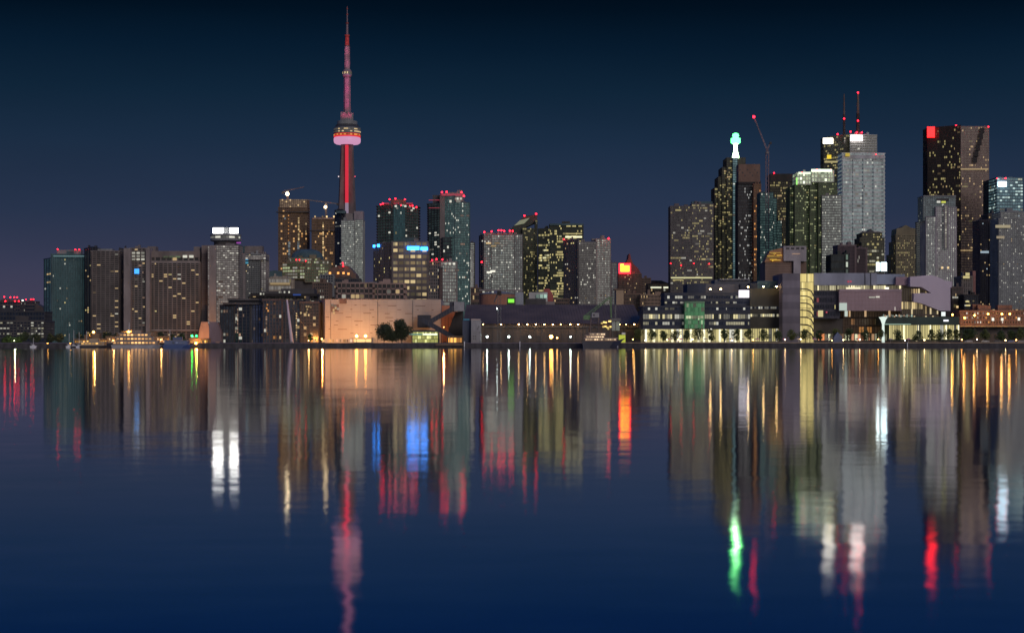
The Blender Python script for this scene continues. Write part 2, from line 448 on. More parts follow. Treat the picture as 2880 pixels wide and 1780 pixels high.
# -- brown concrete tower
t = B('apartment_tower', 'brown concrete apartment tower with long horizontal balconies', C2, GR)
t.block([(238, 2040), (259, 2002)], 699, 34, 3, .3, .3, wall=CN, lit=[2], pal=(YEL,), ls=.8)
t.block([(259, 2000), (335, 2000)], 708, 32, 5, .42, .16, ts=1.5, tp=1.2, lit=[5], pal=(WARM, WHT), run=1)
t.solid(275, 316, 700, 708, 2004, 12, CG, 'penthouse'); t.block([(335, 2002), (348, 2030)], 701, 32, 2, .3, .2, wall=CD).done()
# -- harbour hotel, slab wing
t = B('hotel_tower', 'wide brown hotel slab with bright windows under its roofline', C2, GR)
t.solid(348, 367, 698, None, 1985, 30, C1); t.solid(410, 421, 697, None, 1985, 30, C1)
t.block([(367, 1994), (410, 1994)], 700, 31, 4, .38, .25, lit=[12], pal=(WHT, PEA), run=1, ls=.35)
t.block([(421, 1996), (562, 1996)], 740, 28, 9, .36, .22, ts=.8, tp=1.3, lit=[10], pal=(WARM, YEL, WHT), run=1, ls=.75)
t.solid(421, 562, 706, 724, 1996, 30); t.solid(421, 562, 735, 740, 1995.2, 30, C1); t.block([(421, 1997), (562, 1997)], 724, 1, 9, .2, .25, yb=735, cap=False, clutter=0, sides=False)
for k in range(3): t.panel(459 + k * 17, 473 + k * 17, 720, 725, 1994.5, litm(GRN, .35), 'window')
for k in range(2): t.panel(514 + k * 18, 526 + k * 18, 718, 725, 1994.5, litm(WHT, .6), 'window')
t.panel(378, 391, 756, 770, 1992.5, litm((.05, .35, 1), 1.6, False), 'window', 'window glowing bright blue')
for k in range(3):
    for j in range(3): t.panel(371 + j * 13, 380 + j * 13, 709 + k * 9, 714 + k * 9, 1992.6, litm(WHT, .4), 'window')
t.solid(415, 438, 693, 706, 2004, 15); t.solid(545, 562, 694, 706, 2004, 15)
t.solid(421, 562, 926, 931, 1993, 4, C1); t.done()
# -- harbour hotel, tower with the revolving lounge
t = B('hotel_tower', 'pale hotel tower topped by a round lounge with two white lit signs', CW, GP)
gb = glassm((.06, .06, .06), (1, .93, .85), .22, .05, WHT, .35)
t.solid(567, 584, 690, 905, 1996, 24, C2); t.solid(584.5, 608, 690, 935, 1975, 40, C1)
t.block([(608, 1978), (671, 1978)], 692, 33, 8, .48, .07, tp=.8, ts=.7, glass=gb, wall=wallm((.20, .185, .185)), lit=[16], pal=(WHT, PEA), run=2, ls=.35)
for k in range(33): t.panel(585, 588, 694 + k * 7.3, 697.6 + k * 7.3, 1974.6, litm((1, .93, .85), .20), 'window')
for k in range(30): t.panel(567.5, 583.5, 715 + k * 6.2, 716.2 + k * 6.2, 1995.5, CD, 'ledge')
t.outline([(556, 963), (560, 930), (566, 905), (584, 905), (590, 935), (590, 963)], 1972, 20, CP, 'flared_base', label='flared brown concrete base lit orange')
cxw = PX(635, 2000)
s_ = lambda px: px / F * 2000
m = MB(); m.lathe(cxw, 2000, [(s_(33), PZ(692, 2000)), (s_(33), PZ(681, 2000)), (s_(43), PZ(678, 2000)), (s_(43), PZ(672, 2000)), (s_(42), PZ(671.5, 2000)), (s_(42), PZ(666, 2000)), (s_(43.5), PZ(665, 2000)),
        (s_(43.5), PZ(660, 2000)), (s_(30), PZ(658, 2000)), (.01, PZ(657.5, 2000))], CG, 32, [CD, CG, CG, CG, glassm((.03, .03, .03), (.9, .9, .8), .15, .35, WHT, .5), CG, CG, CG, CG])
t.extra.append(('revolving_lounge', m, None))
t.solid(627, 643, 640, 659, 2000, 12, CG, 'lift_housing'); t.solid(600, 670, 656, 659, 1999, 8, CD)
t.panel(599, 627, 641, 656, 1990, litm((1, .98, .94), 10, False, True), 'sign', 'wide white lit roof sign')
t.panel(646, 670, 641, 656, 1990, litm((1, .98, .94), 10, False, True), 'sign', 'narrower white lit roof sign')
t.panel(665, 677, 681, 685, 1978, litm((.6, .1, .7), .5, False), 'sign', 'small purple sign'); t.done()
# -- slab behind the hotel
t = B('apartment_tower', 'grey slab tower with a plain pier and pale corner windows beside the hotel', C1, GP)
t.solid(674, 690, 712, None, 2080, 30); t.block([(690, 2085), (734, 2085)], 716, 33, 7, .45, .2, wall=CG, glass=G0, lit=[14], pal=(WHT,), run=1, ls=.4)
t.block([(734, 2083), (748, 2090)], 716, 33, 2, .45, .12, glass=gb, lit=[2])
t.solid(690, 748, 718, 729, 2082.4, 2, wallm((.2, .185, .185))); t.block([(690, 2081.5), (748, 2081.5)], 719, 2, 8, .45, .1, yb=731, glass=gb, cap=False, clutter=0, sides=False)
t.solid(688, 738, 692, 712, 2090, 14, C2, 'penthouse'); t.solid(678, 688, 692, 710, 2089, 14, CT)
t.panel(690, 698, 729, 732, 2081, litm((.1, .5, .9), .5, False), 'window'); t.panel(690, 698, 736, 742, 2081, litm((.1, .55, .8), .4, False), 'window'); t.done()
# -- dark dome hall and the beige block in front of it
t = B('arena_hall', 'low dark green hall roof showing beside the slab tower', CT, GT)
t.outline([(748, 963), (748, 776), (757, 763), (772, 760), (790, 763), (798, 776), (798, 963)], 2250, 40).done()
t = B('office_block', 'small beige block with one long pale window band', wallm((.36, .31, .25)), gb)
t.block([(757, 1750), (818, 1750)], 785, 9, 12, .5, .1, lit=[2]); t.panel(760, 815, 795, 801, 1748, litm(WARM, .28, False), 'window_band')
t.block([(762, 1760), (800, 1760)], 781, 1, 6, .3, .1, yb=786, clutter=1).done()
# -- two towers under construction
def frame_tower(label, x0, x1, yt, D, nf, nc, ledge, lit):
    t = B('unfinished_tower', label, CB, glassm((.012, .01, .008), (1, .55, .25), .045, .07, (1, .55, .2), .45))
    t.block([(x0, D), (x1, D + 4)], yt, nf, nc, .28, .22, ts=.7, tp=.3, lit=[lit], pal=(WARM, ORG), run=1, ls=.5, clutter=3, dep=30)
    x0_, x1_, P, z0, z1 = t.last
    for yl in ledge: t.W.box(x0_ - 3, x1_ + 3, D - 3, D + 8, PZ(yl, D), PZ(yl, D) + 1.2, CD)
    return t
t = frame_tower('taller unfinished concrete tower with work lights and an open top frame', 783, 864, 585, 2600, 40, 11, (598,), 16)
t.block([(786, 2604), (864, 2606)], 561, 5, 14, .16, .22, yb=585, glass=glassm((.03, .02, .02), (1, .7, .45), .18, .05, WARM, .4), cap=False, clutter=0, ts=.6)
for k in range(16):
    t.panel(838, 842, 612 + k * 4.6, 615 + k * 4.6, 2598.5, litm(WARM, .7), 'work_lamp')
    if k % 2: t.panel(810, 813, 600 + k * 5, 603 + k * 5, 2598.5, litm(ORG, .5), 'work_lamp')
for k in range(10):
    for xx in (810, 836): t.panel(xx, xx + 6, 680 + k * 5.5, 683.5 + k * 5.5, 2598.5, litm(COOL, .25), 'window')
t.panel(800, 803, 612, 617, 2598.5, litm(COOL, .6), 'window'); t.done()
t = frame_tower('shorter brown unfinished tower with one bright vertical row of work lights', 877, 940, 616, 2550, 34, 12, (650,), 4)
for k in range(26): t.panel(907, 910.5, 625 + k * 5.4, 628.4 + k * 5.4, 2548.6, litm(WARM, .95), 'work_lamp')
t.solid(879, 938, 612, 617, 2549, 12, CP)
for x_ in (884, 905, 917, 937): t.panel(x_, x_ + 4, 607, 612, 2547, litm(WARM, .9), 'work_lamp')
t.done()
# -- pale gridded tower in front of the needle
t = B('condominium_tower', 'pale gridded tower with a blank grey wing at the foot of the needle tower', CG, GP)
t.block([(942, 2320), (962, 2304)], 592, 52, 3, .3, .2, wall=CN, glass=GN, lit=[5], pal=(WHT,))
t.solid(945, 972, 593, 600, 2300, 10, CT)
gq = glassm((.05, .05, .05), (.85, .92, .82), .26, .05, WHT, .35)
t.block([(960, 2300), (997, 2300)], 622, 44, 9, .3, .26, glass=gq, lit=[6], pal=(WHT,), run=1, ls=.4)
t.block([(997, 2303), (1021, 2303)], 620, 44, 6, .3, .26, glass=gq, lit=[3], pal=(WHT,), run=1, ls=.4, clutter=0)
t.solid(972, 996, 600, 622, 2308, 12, C1); t.solid(996, 1021, 594, 619, 2303.5, 20, wallm((.33, .28, .31)), 'blank_wall'); t.done()
# -- domed office with green-lit bands
t = B('office_building', 'office with a dark teal dome above bright pale green window bands', CY, GG)
t.block([(795, 2010), (858, 2000)], 742, 5, 9, .42, .08, yb=786, lit=[26], pal=((.85, 1, .55), WHT), run=4, ls=.62)
t.block([(858, 2000), (925, 2008)], 735, 7, 11, .35, .25, yb=795, lit=[22], pal=((.85, 1, .55), WHT), run=2, ls=.5)
t.block([(812, 2030), (900, 2030)], 728, 1, 12, .4, .2, yb=740, lit=[8], pal=(WHT,), ls=.4)
t.outline([(800, 963), (800, 786), (925, 795), (925, 963)], 2006, 20, CD)
m = MB(); cx_, D_ = PX(860, 2040), 2055
m.lathe(cx_, D_, [(s_(48), PZ(733, 2040)), (s_(47), PZ(724, 2040)), (s_(42), PZ(712, 2040)), (s_(32), PZ(704, 2040)), (s_(18), PZ(700, 2040)), (.01, PZ(699, 2040))], CT, 24)
t.extra.append(('dome', m, None))
t.red((833, 731), (842, 731), (860, 734), D=1996, r=.9).done()
# -- brown hat-roofed block with orange roof lamps
t = B('apartment_block', 'dark glazed block under a stepped hat roof with four orange lamps', CD, GN)
t.block([(900, 1800), (938, 1800)], 775, 9, 5, .3, .3, wall=CG, lit=[4], pal=(WHT,), run=1, yb=835, ls=.5)
t.outline([(918, 963), (918, 772), (924, 758), (950, 748), (978, 748), (1000, 772), (1006, 800), (1006, 963)], 1815, 40, CB)
t.block([(938, 1806), (1010, 1806)], 786, 6, 12, .4, .25, wall=CD, yb=840, lit=[5], pal=(WARM,))
for x_, y_ in ((928, 768), (951, 768), (966, 768), (980, 770)): t.panel(x_ - 3, x_ + 3, y_ - 3, y_ + 3, 1803, litm(ORG, 1.6, False), 'roof_lamp')
t.red((965, 748), (964, 740), D=1812).done()
# -- low pinkish terrace of flats
t = B('apartment_block', 'long low pinkish terrace of flats with deep framed bays', CP, GR)
t.block([(948, 1500), (1050, 1500)], 798, 11, 8, .3, .16, ts=1.0, tp=1.0, lit=[16], pal=(WARM, WHT), run=1, ls=.6)
t.block([(1050, 1503), (1137, 1503)], 800, 11, 7, .3, .16, ts=1.0, tp=1.0, lit=[14], pal=(WARM, WHT), run=1, ls=.6)
t.solid(1038, 1060, 793, 799, 1508, 8, CG); t.done()
t = B('apartment_block', 'dark brick flats between the domed office and the hat-roofed block', CB, GR)
t.block([(880, 1600), (925, 1600)], 798, 6, 7, .35, .3, lit=[6], pal=(WARM, WHT), run=1, yb=850).done()
# -- brown office with blue signs
t = B('office_tower', 'brown office tower with warm window bands and blue rooftop signs', C2, GR)
gw = glassm((.03, .03, .025), (1, .75, .45), .16, .30, (1, .76, .36), .4)
t.block([(1051, 2040), (1103, 2001)], 686, 22, 9, .45, .45, glass=glassm((.015, .015, .015), (1, .7, .3), .015, .06, YEL, .6), lit=[8], pal=(YEL, WARM), run=1, ls=.9)
t.block([(1103, 2000), (1203, 2000)], 682, 16, 5, .48, .2, tp=.8, glass=gw, lit=[44], pal=(WARM, (1, .82, .45)), run=1, ls=.5, clutter=1)
t.solid(1128, 1172, 669, 682, 2012, 14, CT, 'penthouse')
BLU = litm((.02, .25, 1.0), 9.0, False, True)
t.panel(1049, 1060, 689, 696, 2036, BLU, 'sign', 'blue lit sign on the shaded flank'); t.panel(1061, 1079, 687, 695, 2026, BLU, 'sign', 'blue lit sign on the shaded flank')
t.panel(1145, 1179, 693, 703, 1997.5, BLU, 'sign', 'longer blue lit sign on the front'); t.panel(1183, 1203, 695, 704, 1997.5, BLU, 'sign', 'shorter blue lit sign on the front'); t.done()
# -- dark balconied condominium with red crown
t = B('condominium_tower', 'dark balconied condominium with a red-lit stepped crown', CD, GT)
gk = glassm((.015, .018, .02), (.5, .8, .75), .035, .05, WHT, .5)
t.block([(1062, 2520), (1107, 2502)], 580, 36, 5, .3, .15, ts=2.2, wall=CD, glass=gk, lit=[3], pal=(WHT, YEL))
t.block([(1107, 2500), (1139, 2500)], 580, 36, 6, .2, .18, wall=CT, glass=GT, lit=[3])
t.block([(1139, 2502), (1176, 2520)], 582, 36, 5, .3, .15, ts=2.2, wall=CD, glass=gk, lit=[5], pal=(WHT,))
t.solid(1099, 1141, 561, 580, 2510, 14, CB, 'crown'); t.solid(1076, 1099, 573, 580, 2510, 12, CB); t.solid(1141, 1160, 572, 580, 2510, 12)
for x_, y_ in ((1113, 580), (1117, 586), (1133, 578), (1140, 580), (1152, 582), (1163, 586), (1158, 592)): t.panel(x_ - 3, x_ + 3, y_ - 2.5, y_ + 2.5, 2496, litm(WHT, .55), 'window')
for x_ in (1076, 1107, 1143): t.panel(x_, x_ + 18, 571, 574, 2506, litm((1, .05, .12), .35, False), 'light_band')
t.red((1071, 575), (1077, 573), (1096, 561), (1112, 559), (1139, 561), (1128, 578), (1153, 580), (1160, 579), (1171, 583), D=2500, r=1.7).done()
# -- tall teal condominium
t = B('condominium_tower', 'tallest teal condominium with a red-banded crown and dark balconied side', CT, GT)
gtt = glassm((.03, .05, .05), (.45, .8, .75), .12, .07, WHT, .45)
t.block([(1205, 2225), (1238, 2204)], 574, 44, 4, .32, .15, ts=2.0, wall=CD, glass=gk, lit=[5], pal=(WHT,))
t.solid(1217, 1240, 549, 574, 2215, 16, CD); t.solid(1237, 1251, 545, None, 2202, 30, C2)
t.block([(1251, 2204), (1278, 2200)], 553, 46, 5, .2, .35, glass=gtt, lit=[8], pal=(WHT, YEL), run=1, ls=.5)
t.block([(1278, 2200), (1320, 2206)], 571, 44, 8, .25, .25, glass=gtt, lit=[10], pal=(WHT, PEA), run=2, ls=.5)
t.solid(1252, 1303, 541, 572, 2212, 14, C1, 'crown'); t.solid(1286, 1300, 535, 545, 2216, 8, C1)
t.panel(1241, 1306, 545, 551, 2200.5, litm((1, .12, .2), .28, False), 'light_band', 'dim red light band round the crown')
for x_ in (1212, 1228): t.panel(x_ - 6, x_ + 8, 562, 564, 2199, litm((1, .08, .15), .3, False), 'light_band')
t.panel(1206, 1236, 584, 586, 2199, litm((1, .08, .15), .22, False), 'light_band')
for k in range(4): t.panel(1266 + k * 9, 1272 + k * 9, 556, 562, 2211, litm(WHT, .55), 'window')
for x_ in (1283, 1289, 1264): t.panel(x_, x_ + 6, 563, 570, 2196, litm(WHT, .7), 'window')
t.block([(1246, 2196), (1268, 2196)], 670, 20, 4, .35, .15, ts=1.5, wall=CN, glass=gk, clutter=0, dep=4)
t.red((1243, 541), (1256, 540), (1298, 541), (1305, 552), D=2198, r=1.7).done()
# -- shorter front block
t = B('apartment_tower', 'shorter pale gridded block at the foot of the tall teal condominium', C1, GP)
t.block([(1205, 1900), (1240, 1900)], 738, 18, 6, .3, .4, glass=G0, wall=C2, lit=[6], pal=(WHT,), run=1)
t.block([(1240, 1900), (1284, 1902)], 738, 18, 7, .3, .35, glass=gq, lit=[10], pal=(WHT, PEA), run=1, ls=.4)
t.red((1215, 732), (1228, 729), (1244, 730), D=1898, r=1.3)
for x_ in (1250, 1262, 1274): t.panel(x_, x_ + 6, 739, 745, 1897, litm(WHT, .7), 'window')
t.done()
t = B('apartment_tower', 'thin dark tower edge with one strip of white windows', CD, gq)
t.block([(1319, 2350), (1330, 2350)], 706, 32, 2, .3, .2, wall=CW, lit=[10], pal=(WHT,), run=1, ls=.45); t.block([(1320, 2362), (1334, 2362)], 684, 34, 3).done()
t = B('apartment_block', 'low brown block seen beyond the brick tank', CB, GR); t.block([(1325, 1800), (1352, 1800)], 812, 8, 5, lit=[5], pal=(WARM,)).done()
# -- pale condominium with castellated roof
t = B('condominium_tower', 'pale gridded condominium with a castellated roof and row of red lights', CW, gq)
t.block([(1348, 2030), (1361, 2004)], 664, 36, 2, .3, .2, wall=CD, glass=GN, lit=[3])
wg = wallm((.20, .19, .19))
t.block([(1361, 2000), (1382, 2000)], 657, 34, 4, .3, .3, wall=wg, glass=GP, lit=[8], pal=(WHT, WARM), run=2, ls=.5, clutter=0)
t.block([(1382, 1998), (1446, 1998)], 662, 34, 11, .3, .28, wall=wg, glass=gq, lit=[12], pal=(WHT, COOL), run=1, ls=.45, clutter=0)
t.block([(1446, 2000), (1469, 2003)], 662, 34, 4, .3, .3, wall=wg, glass=GP, lit=[5], pal=(WHT, PEA), run=1, ls=.4, clutter=0)
for k in range(6): t.solid(1366 + k * 16, 1374 + k * 16, 654, 663, 1999 + .1 * k, 14, wg)
t.solid(1380, 1452, 656, 662, 2006, 10, C1)
for x_, y_ in ((1374, 684), (1398, 684), (1388, 692)): t.panel(x_ - 7, x_ + 7, y_ - 2, y_ + 2, 1996, litm(WARM, .5), 'window')
for x_, y_ in ((1386, 763), (1376, 766)): t.panel(x_ - 7, x_ + 7, y_ - 2.5, y_ + 2.5, 1996, litm(WHT, .9), 'window')
t.red((1362, 653), (1383, 651), (1402, 648), (1410, 648), (1418, 650), (1434, 649), (1442, 650), (1355, 737), D=1994, r=1.4).done()
# -- blade-topped tower
t = B('office_tower', 'dark glass tower with a slanted blade roof and two red lights', wallm((.06, .065, .055)), GY)
t.block([(1470, 2310), (1508, 2310)], 642, 40, 9, .3, .1, lit=[30], pal=(YEL,), run=2, ls=.45, clutter=0, cap=False)
t.block([(1505, 2308), (1511, 2312)], 620, 42, 2, .35, .1, lit=[10], pal=(YEL, WHT), run=1, ls=.35, clutter=0, cap=False)
t.outline([(1435, 963), (1437, 643), (1475, 608), (1511, 603), (1511, 624), (1470, 643), (1470, 963)], 2316, 24)
t.outline([(1446, 635), (1462, 620), (1490, 613), (1474, 629)], 2314, 1.5, litm((.8, .85, .55), .22, False), 'sloping_skylight')
t.red((1475, 607), (1508, 602), D=2312, r=1.7).done()
# -- yellow-lit office
t = B('office_tower', 'dark office tower with a stepped top and dense yellow window bands', wallm((.05, .055, .05)), glassm((.015, .02, .02), (.6, .7, .4), .02, .05, YEL, .50, .36))
t.block([(1515, 2220), (1546, 2215)], 645, 34, 9, .3, .12, lit=[52], pal=(YEL, (.95, .9, .5)), run=4, ls=1.6, skip=lambda v, u: .52 < v < .6 or v > .93)
t.block([(1546, 2215), (1640, 2215)], 633, 34, 22, .3, .1, lit=[44], pal=(YEL, (.95, .9, .5)), run=5, ls=1.6, skip=lambda v, u: u > .5 and v < .75, clutter=1)
t.solid(1546, 1640, 629, 634, 2212, 30, CT, 'parapet'); t.panel(1590, 1637, 664, 669, 2212.5, litm((1, .92, .55), 1.2, False), 'window_band')
t.panel(1592, 1637, 656, 659, 2212.5, litm(YEL, .45, False), 'window_band'); t.done()
# -- brownish gridded tower
t = B('apartment_tower', 'brownish gridded tower with pale vertical fins in front of the yellow-lit office', C1, gq)
t.block([(1588, 1830), (1628, 1802)], 676, 34, 6, .36, .3, wall=C2, glass=GR, lit=[5], pal=(YEL, WHT), run=2, ls=.9)
t.block([(1628, 1800), (1676, 1800)], 683, 33, 9, .34, .36, tp=1.0, wall=wg, glass=glassm((.05, .05, .05), (.95, .9, .8), .12, .08, WHT, .4), lit=[5], pal=(WARM,), run=1, ls=.6)
t.block([(1676, 1800), (1717, 1804)], 675, 34, 8, .4, .35, wall=wallm((.30, .25, .235)), glass=gq, lit=[10], pal=(WARM, PEA), run=1, ls=.4)
t.solid(1664, 1714, 671, 676, 1806, 14, C1); t.red((1712, 671), D=1798, r=1.4).red((1586, 673), D=1826).done()
t = B('apartment_tower', 'slim pale striped tower beyond the brownish gridded tower', wallm((.33, .27, .28)), GP)
t.block([(1719, 2250), (1736, 2250)], 741, 22, 4, .2, .5, lit=[1]).done()
# -- spired old hotel with the glowing red sign
t = B('old_hotel', 'old steep-roofed brick hotel with a spire and glowing red and yellow rooftop sign', CB, GR)
t.outline([(1740, 963), (1740, 770), (1758, 750), (1763, 735), (1767, 728), (1769, 714), (1772, 714), (1775, 728), (1781, 742), (1795, 755), (1803, 770), (1803, 963)], 2420, 40, wallm((.13, .075, .065)))
t.block([(1740, 2400), (1804, 2400)], 772, 24, 13, .45, .4, wall=CB, lit=[14], pal=(WARM, PEA), run=1, ls=.5)
t.block([(1800, 2403), (1830, 2403)], 784, 20, 6, .4, .35, lit=[12], pal=(WHT, WARM), run=1, ls=.7)
t.panel(1741, 1774, 741, 770, 2396, litm((1, .012, .02), 6, False, True), 'sign', 'glowing red sign panel')
t.panel(1745.5, 1770, 747, 764, 2394.5, litm((1, .45, .02), 4.5, False, True), 'sign', 'yellow glowing lettering face')
t.panel(1745.5, 1754, 742.5, 748, 2394.6, litm((1, .5, .03), 5, False), 'sign'); t.done()
t = B('office_block', 'dark stepped block with scattered white windows beside the old hotel', CB, GR)
t.block([(1822, 2200), (1888, 2200)], 800, 14, 12, .4, .3, lit=[12], pal=(WHT, WARM), run=2, ls=.8); t.outline([(1830, 963), (1835, 789), (1860, 789), (1885, 798), (1888, 963)], 2215, 20, CD)
t.panel(1830, 1860, 806.5, 810.5, 2197, litm((.95, .95, .7), .8), 'window_band'); t.panel(1866, 1886, 806.5, 810.5, 2197, litm((.95, .95, .7), .8), 'window_band'); t.done()
t = B('warehouse_block', 'plain beige block behind the sugar warehouse roof', wallm((.45, .33, .22)), GR); t.solid(1733, 1754, 816, None, 1450, 20); t.solid(1726, 1760, 812, 815, 1455, 10, CB); t.done()
t = B('apartment_block', 'brown ribbed block between the beige block and the navy office', CB, GR)
t.block([(1755, 1480), (1802, 1480)], 829, 14, 12, .3, .4, lit=[1]); t.block([(1802, 1470), (1872, 1470)], 831, 14, 18, .3, .4, wall=wallm((.26, .18, .13)), lit=[2], pal=(YEL,)).done()
t = B('apartment_block', 'dim brown infill block low between the towers behind the warehouse', CB, GR); t.block([(1480, 1650), (1600, 1650)], 843, 13, 18, lit=[10], pal=(WARM,)).done()

# -- financial district
t = B('office_tower', 'flat-fronted grey office tower with scattered yellow window bands', wallm((.14, .12, .13)), glassm((.03, .03, .035), (.7, .65, .6), .045, .07, YEL, .22, .10))
t.block([(1886, 2100), (1946, 2100)], 582, 40, 14, .35, .12, lit=[34], pal=(YEL, WHT), run=4, ls=.62)
t.block([(1946, 2100), (2006, 2102)], 576, 40, 14, .35, .12, lit=[34], pal=(YEL, WHT), run=4, ls=.62)
t.solid(1946, 2004, 567, 575, 2110, 12, CT, 'penthouse'); t.panel(1887, 2003, 779.5, 783, 2097.5, litm((.9, .85, .45), .75, False), 'window_band')
t.panel(1892, 1920, 786, 789, 2097.5, litm(YEL, .5), 'window_band'); t.red((1886, 741), (1916, 746), (1951, 741), (1995, 742), D=2096, r=.9).done()
# stepped tower with the green beacon
t = B('office_tower', 'stepped dark tower crowned by a glowing white and green beacon spire', wallm((.07, .065, .06)), GY)
for x0, x1, yt, D, nc in ((2010, 2022, 530, 2412, 3), (2020, 2033, 500, 2409, 3), (2031, 2046, 473, 2406, 3), (2044, 2062, 446, 2403, 4), (2073, 2096, 446, 2403, 4)):
    t.block([(x0, D), (x1, D)], yt, 62 - int((yt - 446) / 5), nc, .3, .18, lit=[10 if x1 < 2070 else 4], pal=(YEL, WARM), run=2, ls=.6, clutter=0, dep=40)
t.block([(2061, 2398), (2074, 2398)], 447, 62, 2, .3, .12, wall=CT, glass=glassm((.04, .06, .07), (.5, .85, .9), .22, .05, WHT, .4), clutter=0, lit=[4], pal=(CYA, WHT), ls=.35)
BE = litm((.60, 1.0, .55), 8.0, False, True)
m = MB(); cx_ = PX(2069, 2405); k_ = 2405 / F
m.lathe(cx_, 2405, [(k_ * 10.5, PZ(446, 2405)), (k_ * 9, PZ(438, 2405)), (k_ * 5.5, PZ(425, 2405)), (k_ * 5, PZ(408, 2405)), (k_ * 8, PZ(405, 2405))], BE, 20)
t.extra.append(('spire', m, None))
m = MB(); m.lathe(cx_, 2405, [(k_ * 8, PZ(405, 2405)), (k_ * 13.5, PZ(402, 2405)), (k_ * 13.5, PZ(390, 2405)), (k_ * 8, PZ(388, 2405)), (k_ * 8, PZ(385, 2405)), (k_ * 9.5, PZ(383, 2405)), (k_ * 8, PZ(377, 2405)), (.01, PZ(374, 2405))], litm((.07, 1.0, .17), 7.0, False, True), 20, None)
t.extra.append(('beacon', m, 'bulbous beacon glowing green and white')); t.done()
t = B('office_tower', 'brown tower with a blank upper wall beside the beacon spire', CB, GR)
t.solid(2077, 2138, 462, 512, 2300, 24, wallm((.19, .115, .085)), 'blank_wall'); t.block([(2076, 2302), (2139, 2302)], 512, 40, 14, .35, .3, wall=wallm((.05, .042, .045)), glass=glassm((.015, .014, .018), (.7, .75, .8), .03, .09, (.9, .9, .85), .3), lit=[12], pal=(WHT,), run=1, ls=.35)
for k in range(8): t.panel(2080 + k * 7, 2083 + k * 7, 476 + (k % 3) * 8, 480 + (k % 3) * 8, 2299.7, CD, 'vent')
t.panel(2077, 2138, 512, 518, 2299.5, CBK, 'louvre_band'); t.done()
t = B('unfinished_tower', 'narrow unfinished tower edge glowing orange from bottom to top', wallm((.20, .11, .07)), GO)
t.block([(2120, 2290), (2140, 2290)], 520, 46, 4, .3, .25, lit=[30], pal=(WARM, ORG), run=1, ls=.8)
for k in range(40): t.panel(2130, 2134, 580 + k * 5.6, 583.2 + k * 5.6, 2288.8, litm((1, .68, .3), .95), 'work_lamp')
t.done()
t = B('condominium_tower', 'pale teal glass tower stepping down behind the thin crane mast', CT, gtt)
t.block([(2138, 2100), (2174, 2100)], 544, 44, 9, .25, .25, lit=[4], pal=(WHT,), run=1, ls=.3, glass=gtt)
t.block([(2174, 2104), (2184, 2104)], 560, 42, 3, .25, .2, lit=[2], glass=gtt); t.block([(2184, 2108), (2199, 2108)], 622, 32, 4, .25, .25, wall=CD, glass=gtt, lit=[2]).done()
t = B('office_tower', 'black office tower with a dark plant band and amber window bands', CBK, GB)
t.block([(2166, 2500), (2218, 2500)], 512, 46, 13, .3, .14, lit=[60], pal=(YEL, WARM), run=3, ls=.6); t.solid(2166, 2242, 489, 511, 2500, 30, CBK, 'plant_floor')
t.block([(2218, 2500), (2243, 2520)], 512, 46, 6, .3, .14, wall=CD, lit=[10], pal=(YEL,), run=2, ls=.4); t.red((2177, 487), (2240, 490), D=2497, r=1.4).done()
# green crowned condominium
cwn = wallm((.62, .66, .55))
t = B('condominium_tower', 'rounded bay tower with a floodlit pale green crown', wallm((.11, .13, .075)), GG)
for x0, x1, yt, D, c in ((2221, 2236, 528, 2015, 3), (2236, 2262, 522, 2004, 5), (2262, 2278, 526, 2012, 3)):
    t.block([(x0, D), (x1, D)], yt, 48, c, .36, .2, lit=[16], pal=(YEL, (.85, .95, .5)), run=2, ls=.6, clutter=0)
for x0, x1, yt, D, c in ((2278, 2302, 514, 2006, 5), (2302, 2340, 510, 2000, 7), (2340, 2353, 516, 2008, 3)):
    t.block([(x0, D), (x1, D)], yt, 50, c, .36, .22, lit=[14], pal=(YEL, (.85, .95, .5)), run=2, ls=.55, clutter=0)
t.block([(2312, 1996), (2366, 1996)], 552, 42, 11, .32, .25, wall=wg, glass=gq, lit=[18], pal=(WHT, YEL), run=1, ls=.45, clutter=1)
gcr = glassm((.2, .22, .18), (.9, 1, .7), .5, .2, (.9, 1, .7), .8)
t.block([(2240, 2002), (2282, 2002)], 488, 3, 5, .3, .3, yb=520, wall=cwn, glass=gcr, lit=[9], pal=((.85, 1, .6),), run=1, ls=1.1, clutter=1)
t.block([(2282, 1999), (2345, 1999)], 482, 3, 7, .3, .3, yb=513, wall=cwn, glass=gcr, lit=[10], pal=((.85, 1, .6),), run=1, ls=1.1, clutter=1)
t.panel(2282, 2340, 476, 484, 1993.5, litm((.85, 1, .72), 1.5, False), 'light_band', 'bright white-green crown band'); t.panel(2246, 2280, 484, 490, 1996, litm((.85, 1, .72), 1.2, False), 'light_band')
t.panel(2239, 2243, 500, 520, 1996, litm((.4, 1, .2), 1.0, False), 'light_band', 'green light strip')
t.red((2297, 476), (2336, 477), (2256, 485), D=1994, r=.9).done()
